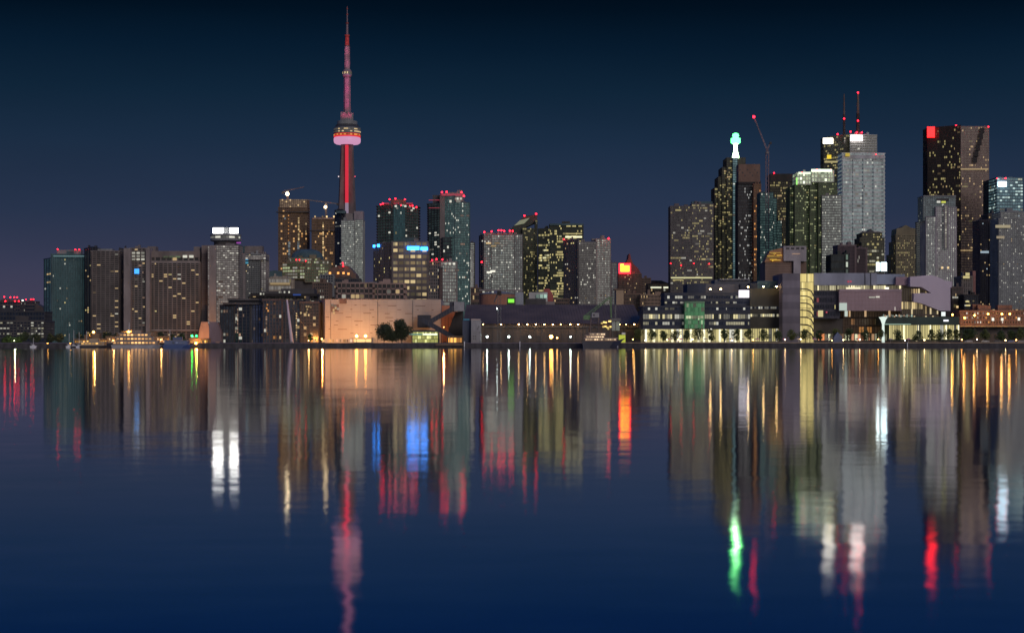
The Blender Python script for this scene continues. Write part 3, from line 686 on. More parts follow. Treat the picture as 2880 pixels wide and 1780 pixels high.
# white banded tower and the antenna tower behind it
t = B('office_tower', 'dark-flanked office tower with two tall roof antennas and white lit signs', CD, GY)
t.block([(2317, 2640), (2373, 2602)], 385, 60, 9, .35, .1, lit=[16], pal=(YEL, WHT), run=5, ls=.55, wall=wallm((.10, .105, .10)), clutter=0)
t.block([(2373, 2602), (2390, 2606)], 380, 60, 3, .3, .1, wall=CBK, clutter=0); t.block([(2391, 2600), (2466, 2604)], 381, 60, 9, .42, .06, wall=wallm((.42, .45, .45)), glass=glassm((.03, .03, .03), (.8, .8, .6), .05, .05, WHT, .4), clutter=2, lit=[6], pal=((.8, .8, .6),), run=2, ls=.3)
t.panel(2315, 2343, 389, 405, 2596, litm((1, .93, .82), 5, False, True), 'sign', 'white lit sign on the dark flank'); t.panel(2392, 2426, 381, 397, 2594, litm((1, .86, .80), 5.5, False, True), 'sign', 'white lit sign on the pale front')
t.panel(2326, 2338, 436, 447, 2618, litm((1, .72, .02), .9, False), 'emblem', 'round yellow emblem'); t.panel(2319, 2372, 453, 458, 2596, litm(YEL, .4, False), 'window_band')
for xx, y0, y1, r in ((2374, 380, 265, 1.3), (2413, 378, 262, 2.0)):
    m = MB(); a, c = PX(xx, 2610), 2610
    m.tube((a, c, PZ(y0, 2610)), (a, c, PZ((y0 + y1) / 2, 2610)), r + .6, CBK, r + .4); m.tube((a, c, PZ((y0 + y1) / 2, 2610)), (a, c, PZ(y1, 2610)), r, CB, r * .6)
    for q in range(8): m.tube((a - 2.2, c, PZ(y0 + (y1 - y0) * q / 8, 2610)), (a + 2.2, c, PZ(y0 + (y1 - y0) * q / 8, 2610)), .35, CBK)
    t.extra.append(('antenna', m, None))
t.red((2413, 261), (2374, 334), (2413, 340), (2356, 378), (2392, 371), (2424, 373), (2410, 373), D=2606, r=1.9).done()
wb = wallm((.62, .66, .66))
t = B('office_tower', 'white banded office tower standing in front of the antenna tower', wb, glassm((.04, .05, .055), (.74, .92, .92), .23, .03, WHT, .30, .02))
t.block([(2369, 2200), (2488, 2204)], 433, 36, 20, .46, .02, ts=.7, tp=.2, lit=[40], pal=((.85, .95, .85), WHT), run=2, ls=.42, clutter=0)
for x_ in (2369.8, 2399, 2428, 2458, 2486): t.solid(x_, x_ + .9, 447, None, 2198.8, 2)
t.solid(2369, 2488, 436, 447, 2199, 3, wallm((.52, .52, .54)), 'parapet'); t.panel(2378, 2390, 431, 440, 2197, litm((1, .72, .05), .45, False), 'emblem', 'small yellow emblem'); t.red((2464, 434), D=2198, r=.9).done()
t = B('office_building', 'small stepped pyramid building with white window bands in front of the banded tower', wallm((.09, .085, .06)), GY)
t.block([(2424, 1700), (2486, 1700)], 684, 9, 9, .4, .06, lit=[24], pal=((.95, .92, .65),), run=6, ls=.75, yb=770, clutter=0)
t.block([(2419, 1706), (2486, 1706)], 672, 2, 14, .45, .3, yb=685, clutter=0); t.block([(2425, 1708), (2480, 1708)], 658, 2, 11, .4, .3, yb=672, lit=[3], clutter=0)
t.outline([(2426, 659), (2428, 652), (2440, 652), (2449, 644), (2458, 652), (2477, 652), (2478, 659)], 1712, 14, CD, 'pyramid_roof'); t.outline([(2424, 963), (2424, 769), (2488, 769), (2488, 963)], 1702, 10, CD); t.done()
t = B('apartment_tower', 'dark ribbed block in front of the white banded tower', wallm((.16, .115, .125)), GN)
t.block([(2360, 1650), (2405, 1650)], 692, 20, 10, .08, .45, tp=1.2, lit=[2]); t.block([(2405, 1655), (2436, 1655)], 700, 20, 8, .08, .45, tp=1.2, lit=[1]).done()
t = B('office_block', 'small dark green block with one column of pale windows', wallm((.035, .04, .035)), G0)
t.block([(2338, 1600), (2376, 1600)], 719, 12, 8, .3, .1, lit=[1]); t.block([(2376, 1600), (2387, 1603)], 716, 12, 1, .3, .2, glass=glassm((.05, .06, .05), (.7, 1, .8), .25, .1, WHT, .3), lit=[6], pal=((.75, .95, .8),), ls=.4).done()
t = B('roof_billboard', 'pair of bright white and cyan roof billboards above the college', CD, G0, 'billboard')
t.solid(2462, 2497, 762, 765, 1350, 4); t.solid(2466, 2468, 764, None, 1352, 2); t.solid(2490, 2492, 764, None, 1352, 2); t.solid(2473.3, 2477.6, 737, 763, 1349, 1, CT)
t.panel(2465, 2473, 738, 762, 1348, litm((.85, 1, 1), 5.5, False, True), 'sign', 'narrow white billboard'); t.panel(2478, 2494, 738, 762, 1348, litm((.75, .95, 1), 5.5, False, True), 'sign', 'wide white billboard'); t.done()
t = B('hotel_building', 'brown mid-rise with an amber-lit corner and a white plaster top', wallm((.22, .15, .125)), GR)
t.solid(2152, 2232, 736, None, 1400, 30); t.solid(2232, 2268, 737, None, 1402, 30, CB); t.outline([(2150, 737), (2165, 706), (2206, 695), (2206, 737)], 1399, 16, wallm((.42, .22, .12)), 'lit_terrace')
t.outline([(2204, 734), (2204, 692), (2268, 692), (2268, 735), (2252, 735), (2252, 772), (2232, 772), (2232, 734)], 1397, 18, wallm((.36, .33, .36)), 'plaster_block')
for k in range(14): t.panel(2153 + rnd.uniform(0, 42), 2162 + rnd.uniform(0, 40), 710 + k * 1.7, 712.6 + k * 1.7, 1398 - .04 * k, litm((1, .58, .05), .6), 'window')
for k in range(4): t.panel(2212 + k * 14, 2220 + k * 14, 696, 701, 1396.5, CD, 'window')
t.panel(2228, 2250, 713, 715, 1396.5, litm(PEA, .35, False), 'window')
for k in range(7): t.solid(2153, 2231, 742 + k * 7, 743 + k * 7, 1399.5 + .01 * k, 1, CB)
t.done()
# black and brown tower with the red sign
t = B('office_tower', 'tallest black and brown tower with a notched side and red corner sign', CBK, glassm((.012, .009, .011), (.9, .6, .4), .012, .07, YEL, .24))
t.block([(2609, 2430), (2702, 2400)], 358, 60, 16, .25, .2, lit=[80], pal=(YEL, WARM), run=2, ls=.6, skip=lambda v, u: v < .35, clutter=0)
br = wallm((.27, .19, .17))
gs = glassm((.02, .015, .015), (.9, .65, .5), .075, .05, WARM, .35, .02)
t.block([(2702, 2400), (2745, 2401)], 358, 60, 9, .34, .26, wall=br, glass=gs, lit=[8], pal=(YEL,), run=5, ls=.4, clutter=0)
t.block([(2745, 2401), (2781, 2402)], 358, 60, 9, .34, .26, wall=br, glass=gs, lit=[0], clutter=0)
for k in range(6): t.panel(2757 - k * 4.2, 2769 - k * 4.2, 360 + k * 16, 376 + k * 16.5, 2397.5, CBK, 'notch')
t.panel(2702, 2780, 474, 478, 2398, litm(WARM, .3, False), 'window_band'); t.panel(2702, 2756, 703, 706, 2398, litm(WARM, .35, False), 'window_band')
t.panel(2608, 2629, 357, 387, 2417, litm((1, .005, .006), 5, False, True), 'sign', 'square red corner sign'); t.red((2689, 353), (2780, 357), D=2396, r=1.4).done()
t = B('office_tower', 'pale stone tower with a stepped glass top before the black tower', wallm((.34, .31, .35)), GP)
t.block([(2594, 2030), (2604, 2004)], 622, 42, 2, .3, .2, wall=CY, glass=GR, lit=[2]); t.block([(2604, 2003), (2632, 2000)], 612, 44, 5, .2, .42, glass=gq, clutter=0, lit=[2])
t.block([(2632, 2000), (2690, 2003)], 585, 48, 8, .3, .5, glass=gq, clutter=0, lit=[3], pal=(WHT,), run=1, ls=.6)
gtl = glassm((.07, .085, .09), (.55, .7, .75), .09, .04, WHT, .3)
t.block([(2597, 2006), (2687, 2006)], 553, 10, 14, .22, .1, wall=wallm((.24, .27, .28)), glass=gtl, yb=622, clutter=0, lit=[0]); t.solid(2597, 2687, 550, 554, 2004, 14, CG)
t.block([(2656, 1997), (2664, 1997)], 580, 50, 1, .3, .2, yb=700, glass=glassm((.06, .06, .05), (.95, .9, .7), .25, .1, WHT, .3), clutter=0, dep=3)
t.panel(2634, 2669, 558, 566, 2003, CD, 'louvre_band'); t.panel(2635, 2645, 565, 571, 2002, litm((.95, .95, .85), .6, False), 'sign'); t.panel(2648, 2660, 566, 571, 2002, litm((.85, .9, .1), .7, False), 'sign', 'small yellow sign')
for x_ in (2650, 2667): t.panel(x_ - 2.5, x_ + 2.5, 750, 756, 1996, litm(WARM, .9, False), 'window')
t.done()
t = B('office_tower', 'olive stone setback tower with a hump roof and lit upper windows', CY, GB)
t.block([(2520, 2250), (2580, 2250)], 662, 34, 11, .4, .45, lit=[50], pal=(YEL, WARM), run=1, ls=.6, skip=lambda v, u: v < .2 and rnd.random() < .6, clutter=0)
t.block([(2513, 2256), (2588, 2256)], 682, 30, 14, .4, .45, lit=[12], pal=(YEL,), run=1, ls=.4, clutter=0); t.block([(2506, 2262), (2596, 2262)], 718, 26, 16, .4, .45, lit=[8], pal=(YEL,), run=1, ls=.3, clutter=0)
t.outline([(2520, 664), (2522, 643), (2535, 641), (2540, 637), (2548, 633), (2556, 637), (2562, 641), (2576, 643), (2580, 664)], 2254, 30, CY, 'hump_roof'); t.done()
t = B('office_tower', 'blue-green banded tower with a square white sign behind the grey condominium', wallm((.12, .2, .24)), glassm((.03, .06, .08), (.5, .9, 1), .16, .14, (.8, 1, .9), .4, .1))
t.block([(2781, 2330), (2804, 2302)], 506, 40, 5, .35, .1, wall=CN, lit=[12], pal=(YEL,), run=3, ls=.6, clutter=0); t.block([(2804, 2300), (2877, 2304)], 502, 40, 8, .42, .06, lit=[10], pal=((.9, .95, .7), CYA), run=4, ls=.5)
t.panel(2807, 2831, 511, 525, 2296, litm((.66, .86, 1), 6.0, False, True), 'sign', 'square white-blue lit sign'); t.red((2804, 502), (2828, 502), D=2296, r=1.4).done()
t = B('condominium_tower', 'brown balconied condominium between the black tower and the grey one', wallm((.17, .13, .125)), GR)
t.block([(2756, 1760), (2780, 1750)], 621, 44, 4, .34, .3, ts=.9, lit=[3], pal=(COOL,)); t.block([(2780, 1752), (2811, 1752)], 604, 46, 5, .34, .22, wall=CD, lit=[6], pal=(WARM, COOL), run=1, ls=.5)
t.panel(2758, 2781, 706, 712, 1747, litm(COOL, .5), 'window'); t.done()
t = B('condominium_tower', 'grey condominium at the frame edge with rows of small pale windows', wallm((.24, .25, .265)), glassm((.03, .03, .035), (.9, .95, .9), .10, .10, WHT, .25))
t.block([(2809, 1700), (2930, 1704)], 618, 44, 17, .4, .42, lit=[22], pal=(WHT, WARM), run=1, ls=.4); t.block([(2814, 1706), (2930, 1708)], 599, 3, 12, .3, .15, yb=618, lit=[4], pal=(COOL,), ls=.3)
t.panel(2800, 2842, 633, 641, 1697, litm((1, .85, .5), .38), 'window_band'); t.panel(2803, 2825, 664, 671, 1697, litm((1, .8, .5), .36), 'window_band'); t.done()
t = B('office_block', 'narrow grey block with a pink end wall below the black tower', CD, GR)
t.block([(2705, 1560), (2735, 1560)], 780, 12, 6, .15, .45, wall=C2, lit=[1]); t.solid(2736, 2744, 762, None, 1562, 20, wallm((.32, .15, .14))); t.panel(2716, 2727, 767, 775, 1557, litm(YEL, .55, False), 'window'); t.panel(2709, 2727, 776, 783, 1557, litm(YEL, .55, False), 'window'); t.done()
t = B('office_block', 'low brown block with five small white windows in a row', wallm((.12, .09, .085)), GR)
t.block([(2677, 1500), (2708, 1500)], 810, 10, 7, .5, .4, lit=[2], clutter=1)
for k in range(5): t.panel(2679.5 + k * 5.4, 2682.5 + k * 5.4, 834, 839, 1497.5, litm(WHT, .5, False), 'window')
for x_, y_ in ((2693, 863), (2693, 878)): t.panel(x_ - 3, x_ + 3, y_ - 3, y_ + 3, 1497.4, litm(WARM, .9, False), 'window')
t.done()
t = B('office_block', 'low black block with two bright yellow window strips', CBK, GN)
t.block([(2712, 1480), (2752, 1480)], 832, 6, 7, .4, .1, lit=[4], pal=(YEL,), run=2, ls=.5, yb=870)
t.panel(2717, 2741, 857, 861, 1477.5, litm(YEL, .75, False), 'window_band'); t.panel(2716, 2726, 846, 850, 1477.5, litm(YEL, .7, False), 'window_band'); t.solid(2712, 2752, 870, None, 1482, 20); t.done()

#NEEDLE
def needle():
    D = 2900.0; k = D / F; cx = PX(976.5, D)
    z = lambda y: PZ(y, D)
    e = empty('needle_tower', (cx, D, GZ), 'tall slender needle tower with a round pod and red-lit shaft', 'tower')
    con = wallm((.17, .135, .135)); pink = wallm((.30, .20, .23), .7); dk = wallm((.05, .05, .06)); red = wallm((.4, .06, .05))
    # shaft: three tapering fins round a hexagonal core
    m = MB()
    zs = [GZ, 60, 130, 220, z(404)]; R = [46, 27, 19, 15, 10.2]; T = [5.5, 4.6, 4.0, 3.6, 3.3]
    for a in (205, 335, 90):
        a = math.radians(a); d = (math.cos(a), math.sin(a)); n = (-d[1], d[0])
        for i in range(4):
            ring = lambda i: [(cx + d[0] * r + n[0] * q, D + d[1] * r + n[1] * q, zs[i]) for r, q in ((0, T[i]), (0, -T[i]), (R[i], -T[i] * .75), (R[i], T[i] * .75))]
            m.hull(ring(i), ring(i + 1), con)
    m.prism([(cx + 8 * math.cos(math.radians(60 * q + 30)), D + 8 * math.sin(math.radians(60 * q + 30))) for q in range(6)], GZ, z(404), con, .85)
    m.build('shaft', e)
    m = MB(); m.box(cx - 2.4, cx + 2.8, D - 11.5, D - 7, z(572), z(410), litm((.90, .015, .05), .72, False, True)); m.build('elevator_strip', e)['label'] = 'glowing red elevator strip up the shaft'
    m = MB(); m.box(cx - 2.4, cx + 2.8, D - 11.5, D - 7, z(602), z(572.3), litm((.6, .45, .62), .4, False)); m.build('elevator_strip', e)['label'] = 'pale lilac foot of the elevator strip'
    for sx in (-1, 1):
        m = MB(); m.ball((cx + sx * 13.5, D - 7, z(498)), .9, litm((1, .8, .8) if sx < 0 else (1, .1, .15), 1.5, False), 8, 5); m.build('aviation_light', e)
    # pod
    P = lambda w_, y: (w_ / 2.36 / 2 * k, z(y / 2.36))
    gpod = glassm((.03, .03, .03), (.9, .8, .6), .10, .22, WARM, .5)
    m = MB(); m.lathe(cx, D, [P(176, 892), P(182, 888), P(182, 884), P(180, 883.5), P(180, 876), P(182, 875.5), P(182, 868), P(180, 867.5), P(180, 860), P(182, 859.5), P(180, 853), P(165, 846), P(155, 842), P(150, 832), P(132, 830), P(134, 828), P(134, 808), P(126, 806), (.01, z(805 / 2.36))],
                     dk, 40, [CG, CG, CG, gpod, CG, CG, CG, gpod, CG, CG, dk, dk, dk, dk, CG, CG, CG, CG]); pod = m.build('observation_pod', e)
    m = MB(); m.lathe(cx, D, [P(80, 962), P(150, 958), P(172, 951), P(179, 938), P(179, 924), P(172, 916), P(160, 914)], litm((1.0, .48, .78), .60, False, True), 40); m.build('radome', pod, (0, 0, 0))['label'] = 'white glowing ring under the pod'
    m = MB(); m.lathe(cx, D, [P(170, 914.5), P(178, 912), P(178, 898), P(170, 892)], litm((1, .015, .03), .75, False, True), 40); m.build('light_band', pod, (0, 0, 0))['label'] = 'red light band round the pod'
    m = MB()
    m.lathe(cx, D, [P(179, 905), P(179.5, 896)], None, 40, [glassm((.05, .02, .02), (1, .30, .05), .25, .3, (1, .5, .1), .4)]); m.build('window_band', pod, (0, 0, 0))
    m = MB()
    for q in range(7):
        a = math.radians(200 + q * 23); m.box(cx + 9 * math.cos(a) - 2, cx + 9 * math.cos(a) + 2, D + 9 * math.sin(a) - 2, D + 9 * math.sin(a) + 2, z(805 / 2.36), z((748 + (q * 37) % 24) / 2.36), CG)
    m.lathe(cx, D, [P(56, 805), P(52, 748), (.01, z(747 / 2.36))], pink, 12); m.build('plant_room', e)
    m = MB(); hexa = [(cx + math.cos(math.radians(60 * q)), D + math.sin(math.radians(60 * q))) for q in range(6)]
    r0, r1 = 24 / 2.36 * k, 21 / 2.36 * k
    m.hull([(cx + (p[0] - cx) * r0, D + (p[1] - D) * r0, z(760 / 2.36)) for p in hexa], [(cx + (p[0] - cx) * r1, D + (p[1] - D) * r1, z(508 / 2.36)) for p in hexa], pink)
    m.build('upper_shaft', e)
    m = MB(); m.lathe(cx, D, [P(50, 514), P(62, 506), P(64, 494), P(62, 480), P(52, 468), P(44, 464)], pink, 24, [pink, CG, gpod, pink, CG]); m.build('sky_pod', e)
    m = MB(); m.lathe(cx, D, [P(38, 466), P(36, 312), P(28, 310), P(28, 302)], pink, 10)
    m.lathe(cx, D, [P(28, 302), P(24, 240), P(15, 238), P(13, 160), P(9, 156), P(8, 102), P(6, 98), P(5, 50), (.01, z(18))], red, 10, [red, red, pink, dk, pink, dk, pink, red])
    for yq, w_ in ((302, 34), (240, 32), (236, 30), (156, 20), (98, 13), (60, 11)): m.lathe(cx, D, [P(w_, yq + 4), P(w_, yq - 3)], red, 10)
    m.build('antenna_mast', e)
    # added magenta spots, their bracket fixtures invented, to light the upper shaft and mast
    for y, dy, en, cl in ((770, 16, 9000, (1, .07, .24)), (680, 17, 14000, (1, .11, .42)), (590, 16, 14000, (1, .12, .44)), (520, 15, 8000, (1, .2, .5)), (420, 13, 8000, (1, .25, .5)), (340, 12, 8000, (1, .2, .42)), (270, 10, 3500, (1, .12, .2))):
        yy = y / 2.36
        m = MB(); m.tube((cx, D - 4, z(yy) - 1), (cx, D - dy, z(yy)), .25, dk); m.box(cx - .5, cx + .5, D - dy - .8, D - dy - .3, z(yy) - .4, z(yy) + .4, dk); fo = m.build('floodlight', e)
        for sx in (-1, 1):
            l = bpy.data.lights.new('added_floodlight_beam', 'SPOT'); l.spot_size = math.radians(120); l.spot_blend = .6; l.energy = en * .20; l.color = cl; l.shadow_soft_size = 1.0
            lo = bpy.data.objects.new('added_floodlight_beam', l); COL.objects.link(lo); lo.parent = fo; lo.location = (cx + sx * 6, D - dy - .3, z(yy)); lo.rotation_euler = (math.radians(100), 0, math.radians(18 * sx))
    return e
needle()
#QUAY
GRAY = wallm((.28, .28, .30), .6, .2, .5); STEEL = wallm((.10, .10, .11), .5, .2, .5); NAVY = wallm((.035, .042, .065)); WOOD = wallm((.12, .08, .05))
HULL = wallm((.03, .03, .04), .5); WHITE = wallm((.7, .7, .7), .5, .1, .5); BLUE = wallm((.05, .09, .22), .5)
# -- dark glass waterfront flats
t = B('waterfront_flats', 'dark glass waterfront flats with blue strips and an overhanging flat roof', wallm((.06, .06, .07)), GN)
gdk = glassm((.015, .018, .025), (.5, .6, .8), .035, .03, WHT, .4)
t.block([(620, 1085), (660, 1080)], 862, 11, 5, .14, .18, glass=gdk, lit=[5], pal=(WHT, PEA), run=1, ls=.55, clutter=0)
t.block([(660, 1080), (704, 1080)], 856, 12, 4, .12, .14, tp=1.0, glass=GN, lit=[4], pal=(WHT, PEA), run=1, ls=.5, clutter=0)
t.block([(704, 1082), (741, 1084)], 858, 12, 5, .12, .3, wall=NAVY, glass=glassm((.02, .03, .05), (.3, .4, .9), .04, .02, WHT, .3), lit=[3], pal=(PEA,), run=1, ls=.4, clutter=0)
t.solid(627, 728, 852, 856, 1077, 20, CD, 'flat_roof'); t.solid(640, 728, 840, 845, 1082, 16, CD); t.solid(642, 726, 845, 852, 1084, 12, CN)
for k in range(9): t.panel(667, 670.5, 868 + k * 8, 873 + k * 8, 1079.4, litm(PEA, .28), 'window')
t.outline([(588, 962), (588, 905), (612, 905), (622, 938), (622, 962)], 1078, 6, wallm((.2, .16, .2)), 'link_block'); t.done()
t = B('waterfront_flats', 'dark terraced flats with amber corner windows beside the leaning mast', wallm((.065, .055, .065)), GN)
t.block([(741, 1070), (793, 1070)], 846, 12, 6, .14, .2, glass=gdk, lit=[4], pal=(ORG, WARM), run=1, ls=.6, clutter=0)
t.block([(793, 1072), (845, 1072)], 848, 12, 5, .14, .25, wall=NAVY, glass=gdk, lit=[3], pal=(WARM, ORG), run=1, ls=.6, clutter=0)
t.block([(845, 1070), (897, 1072)], 853, 12, 6, .14, .12, glass=GR, lit=[4], pal=(WARM, ORG), run=1, ls=.6, clutter=1)
for k in range(12): t.panel(832, 835, 880 + k * 6.6, 883.5 + k * 6.6, 1069, litm(WARM, .7), 'window')
for x_, y_ in ((862, 862), (868, 862), (864, 870), (862, 878), (868, 886), (874, 864), (846, 880), (752, 857), (772, 854), (750, 867), (754, 874)): t.panel(x_ - 2, x_ + 2, y_ - 2.6, y_ + 2.6, 1068.5, litm(WARM if x_ > 800 else ORG, .5), 'window')
for k in range(8): t.panel(747, 751, 890 + k * 6, 893.5 + k * 6, 1069, litm(PEA, .3), 'window')
t.done()
t = B('apartment_block', 'flat-roofed block of stepped dark canopies behind the waterfront flats', CD, GR)
t.block([(700, 1180), (885, 1184)], 833, 4, 18, .3, .2, lit=[10], pal=(WHT, WARM), run=1, ls=.6, yb=850, clutter=0, cap=False)
t.solid(704, 890, 826, 833, 1176, 22, CBK, 'canopy_roof'); t.solid(730, 884, 819, 826, 1182, 16, CD); t.solid(790, 884, 812, 819, 1186, 14, CD); t.solid(700, 885, 850, None, 1190, 10)
for x_ in (786, 790, 800, 813, 733, 741): t.panel(x_ - 2, x_ + 2, 819 if x_ > 770 else 824, 824 if x_ > 770 else 829, 1175, litm(WHT, .55), 'window')
t.panel(824, 846, 827, 831, 1175.5, litm((.05, .2, .9), .25, False), 'light_band'); t.panel(724, 740, 842, 846, 1178, litm((.05, .2, .9), .2, False), 'light_band'); t.done()
# leaning mast
m = MB(); D = 1020; m.tube((PX(807, D), D, PZ(843, D)), (PX(821, D), D, GZ), .5, wallm((.62, .50, .58), .5), 1.0, 8)
m.tube((PX(807, D), D, PZ(843, D)), (PX(850, D), D + 20, GZ + 8), .12, STEEL); m.box(PX(818, D), PX(825, D), D - 1, D + 1, GZ - .1, GZ + .9, GRAY)
tag(m.build('leaning_mast', None), 'tall lilac mast leaning on the quay before the dark flats', 'mast')

# -- big windowless brick shed lit orange
pk = wallm((.40, .37, .36), .9, .16, .10)
t = B('sugar_refinery', 'long windowless pink brick refinery lit orange by two floodlights', pk, GR)
D = 1065
t.base = (PX(1065, D), D, GZ)
Pc = [(PX(897, D + 30), D + 30), (PX(914, D), D), (PX(1240, D), D), (PX(1240, D), D + 45), (PX(897, D + 30), D + 70)]
t.W.prism(Pc, GZ, PZ(843, D), pk); t.W.prism([(p[0], p[1]) for p in Pc], PZ(843, D), PZ(841.5, D), C1, 1.003)
slit = wallm((.16, .10, .09))
for k in range(1, 13): t.W.box(PX(914 + k * 25, D), PX(914.5 + k * 25, D), D - .03, D + .2, GZ, PZ(843, D), wallm((.30, .26, .25)))
for x_ in (930, 1062, 1160): t.W.tube((PX(x_, D), D - .15, GZ), (PX(x_, D), D - .15, PZ(844, D)), .12, STEEL)
for k in range(5): t.W.box(PX(914, D), PX(1240, D), D - .02, D + .2, PZ(858 + k * 20.3, D), PZ(857.5 + k * 20.3, D), wallm((.31, .27, .26)))
for x_, y_, l in ((1000, 858, 6), (988, 870, 6), (1025, 859, 11), (1046, 871, 12), (1067, 859, 5), (1103, 860, 24), (1123, 871, 11), (1182, 861, 28), (1175, 871, 6), (1217, 872, 5), (952, 881, 26), (1033, 881, 22), (1089, 882, 14), (1149, 882, 20),
                  (921, 892, 10), (980, 892, 16), (1050, 892, 6), (1095, 893, 22), (948, 903, 8), (1008, 903, 24), (1165, 893, 14), (945, 914, 11), (1003, 914, 7), (1057, 914, 30), (1100, 903, 12), (963, 926, 26), (927, 925, 6), (1044, 936, 7), (990, 937, 9)):
    t.W.box(PX(x_ - l / 2, D), PX(x_ + l / 2, D), D - .06, D + .3, PZ(y_ + .8, D), PZ(y_ - .8, D), slit)
t.W.box(PX(955, D), PX(975, D), D - .5, D + 4, PZ(854, D), PZ(840, D), slit); t.W.box(PX(931, D), PX(953, D), D - .08, D + 4, PZ(877, D), PZ(856, D), slit)
for x_, y_ in ((935, 859), (943, 861), (951, 869)): t.panel(x_ - 3, x_ + 3, y_ - 3, y_ + 3, D - .3, litm((1, .9, .7), .12 if x_ < 950 else .3, False), 'window')
for x_, y_ in ((938, 872), (944, 866), (939, 880)): t.panel(x_ - 2.5, x_ + 2.5, y_ - 3, y_ + 3, D - .3, litm(WARM, .5, False), 'window')
t.outline([(990, 963), (990, 949), (1045, 949), (1045, 963)], D - 4, 4, C1, 'loading_bay'); t.panel(995, 1044, 954, 962, D - 4.4, litm((1, .72, .3), .9, False, True), 'loading_door')
for k in range(9): t.panel(905 + k * 10, 905 + k * 10 + rnd.uniform(3, 8), 954, 962, D - .5 - .02 * k, litm(rnd.choice((WARM, PEA, WHT)), .45), 'window')
t.done()

# lamps -------------------------------------------------------------
SOD = litm((1, .42, .07), 34.0, False, True); SOD2 = litm((1, .46, .11), 17.0, False, True); MET = litm((.80, 1, .90), 32.0, False, True); WARML = litm((1, .55, .18), 27.0, False, True)
GLOW = {}
def lamp(x, y, D, mat, r, label, group, name='street_lamp', kind='pole', power=0, col=(1, .55, .18), dy=0):
    a, z = PX(x, D), PZ(y, D)
    base = (a, D, GZ if kind == 'pole' else z)
    e = empty(name, base, label, 'street lamp' if name == 'street_lamp' else 'lamp', group)
    m = MB()
    if kind == 'pole':
        m.tube((a, D, GZ), (a, D, z + r), .13, STEEL, .08); m.tube((a, D, GZ), (a, D, GZ + .6), .22, STEEL, .2); m.build('pole', e)
    else:
        m.tube((a, D, z + r * .9), (a, D + 1.6, z + r * 1.3), .1, STEEL); m.lathe(a, D, [(r * 1.15, z + r * .35), (r * .6, z + r * .95), (.01, z + r * 1.0)], STEEL, 10); m.build('bracket', e)
    h = MB(); h.ball((a, D, z), r * .68, mat, 10, 6); h.build('lamp_head', e)
    if power:
        l = bpy.data.lights.new('lamp_light', 'POINT'); l.energy = power; l.color = col; l.shadow_soft_size = .5
        lo = bpy.data.objects.new('lamp_light', l); COL.objects.link(lo); lo.parent = e; lo.location = (0, r + .9 + dy, z - base[2])
    return e
lamp(1003, 945, 1046, SOD, 1.15, 'floodlight glaring orange before the refinery, nearer its corner', 'floodlights washing the refinery', 'floodlight', 'pole', 7500, (1, .46, .16))
lamp(1028, 945, 1046, SOD, 1.15, 'floodlight glaring orange before the refinery, nearer the trees', 'floodlights washing the refinery', 'floodlight', 'pole', 7500, (1, .46, .16))
lamp(905, 953, 1042, SOD2, .6, 'low sodium lamp by the bright corner of the refinery', None, 'floodlight', 'pole', 24000, (1, .36, .07))
lamp(1120, 950, 1040, WARML, .5, 'small amber lamp under the pair of dark trees', None, 'street_lamp', 'pole', 1500)

# -- trees ----------------------------------------------------------
def leafm(c):
    m = bpy.data.materials.new('foliage'); m.use_nodes = True
    t = m.node_tree; p = t.nodes['Principled BSDF']; p.inputs['Roughness'].default_value = .7
    oi = t.nodes.new('ShaderNodeNewGeometry'); r = t.nodes.new('ShaderNodeValToRGB')
    r.color_ramp.elements[0].color = tuple(v * .55 for v in c) + (1,); r.color_ramp.elements[1].color = tuple(v * 1.5 for v in c) + (1,)
    t.links.new(oi.outputs['Random Per Island'], r.inputs[0]); t.links.new(r.outputs[0], p.inputs['Base Color'])
    return m
LEAF = leafm((.055, .085, .025)); LEAF_LIT = leafm((.10, .12, .03)); LEAFD = leafm((.045, .06, .028)); BARK = wallm((.07, .055, .045))  # the brightest leaf colour stands in for light falling on some quay crowns
def tree(name, label, x, ytop, D, wpx, group=None, leaf=LEAF, n=520, lpx=.34, trunk=.3, seed=0, lobes=7):
    """tapered trunk, limbs and a crown of leaf-sized faces in uneven clumps"""
    R = random.Random(seed); H = PZ(ytop, D) - GZ; W = wpx / F * D; a = PX(x, D)
    e = empty(name, (a, D, GZ), label, 'tree', group)
    th = H * trunk; tr = MB(); tr.tube((0, 0, 0), (0, 0, th), .02 * H + .05, BARK, .014 * H + .03, 7)
    cl = []
    for i in range(lobes):
        an = R.uniform(0, 6.28); rr = R.uniform(.05, .34) * W; zz = th + (H - th) * R.uniform(.15, .82); q = 1 - abs((zz - th) / (H - th) - .45) * 1.1
        c = Vector((rr * q * math.cos(an) * 1.1, rr * q * math.sin(an), zz)); cl.append((c, R.uniform(.16, .27) * W * (.65 + .5 * q)))
        tr.tube((0, 0, th * R.uniform(.75, 1)), tuple(c), .012 * H + .02, BARK, .01, 5)
    cl.append((Vector((0, 0, th + (H - th) * .45)), .3 * W)); cl.append((Vector((0, 0, H - .16 * W)), .15 * W))
    tr.build('trunk', e, (0, 0, 0))
    cr = MB()
    for i in range(n):
        c, r = R.choice(cl); v = Vector((R.gauss(0, 1), R.gauss(0, 1), R.gauss(0, 1))).normalized() * (r * (R.uniform(.25, 1.08) ** .6))
        p = c + v; p.z = max(p.z, th * .8)
        u = Vector((R.gauss(0, 1), R.gauss(0, 1), R.gauss(0, 1))).normalized(); w_ = u.orthogonal().normalized(); s_ = lpx * R.uniform(.6, 1.3)
        cr.face([tuple(p - u * s_), tuple(p + w_ * s_ * .6), tuple(p + u * s_), tuple(p - w_ * s_ * .6)], leaf)
    cr.build('crown', e, (0, 0, 0))
    return e
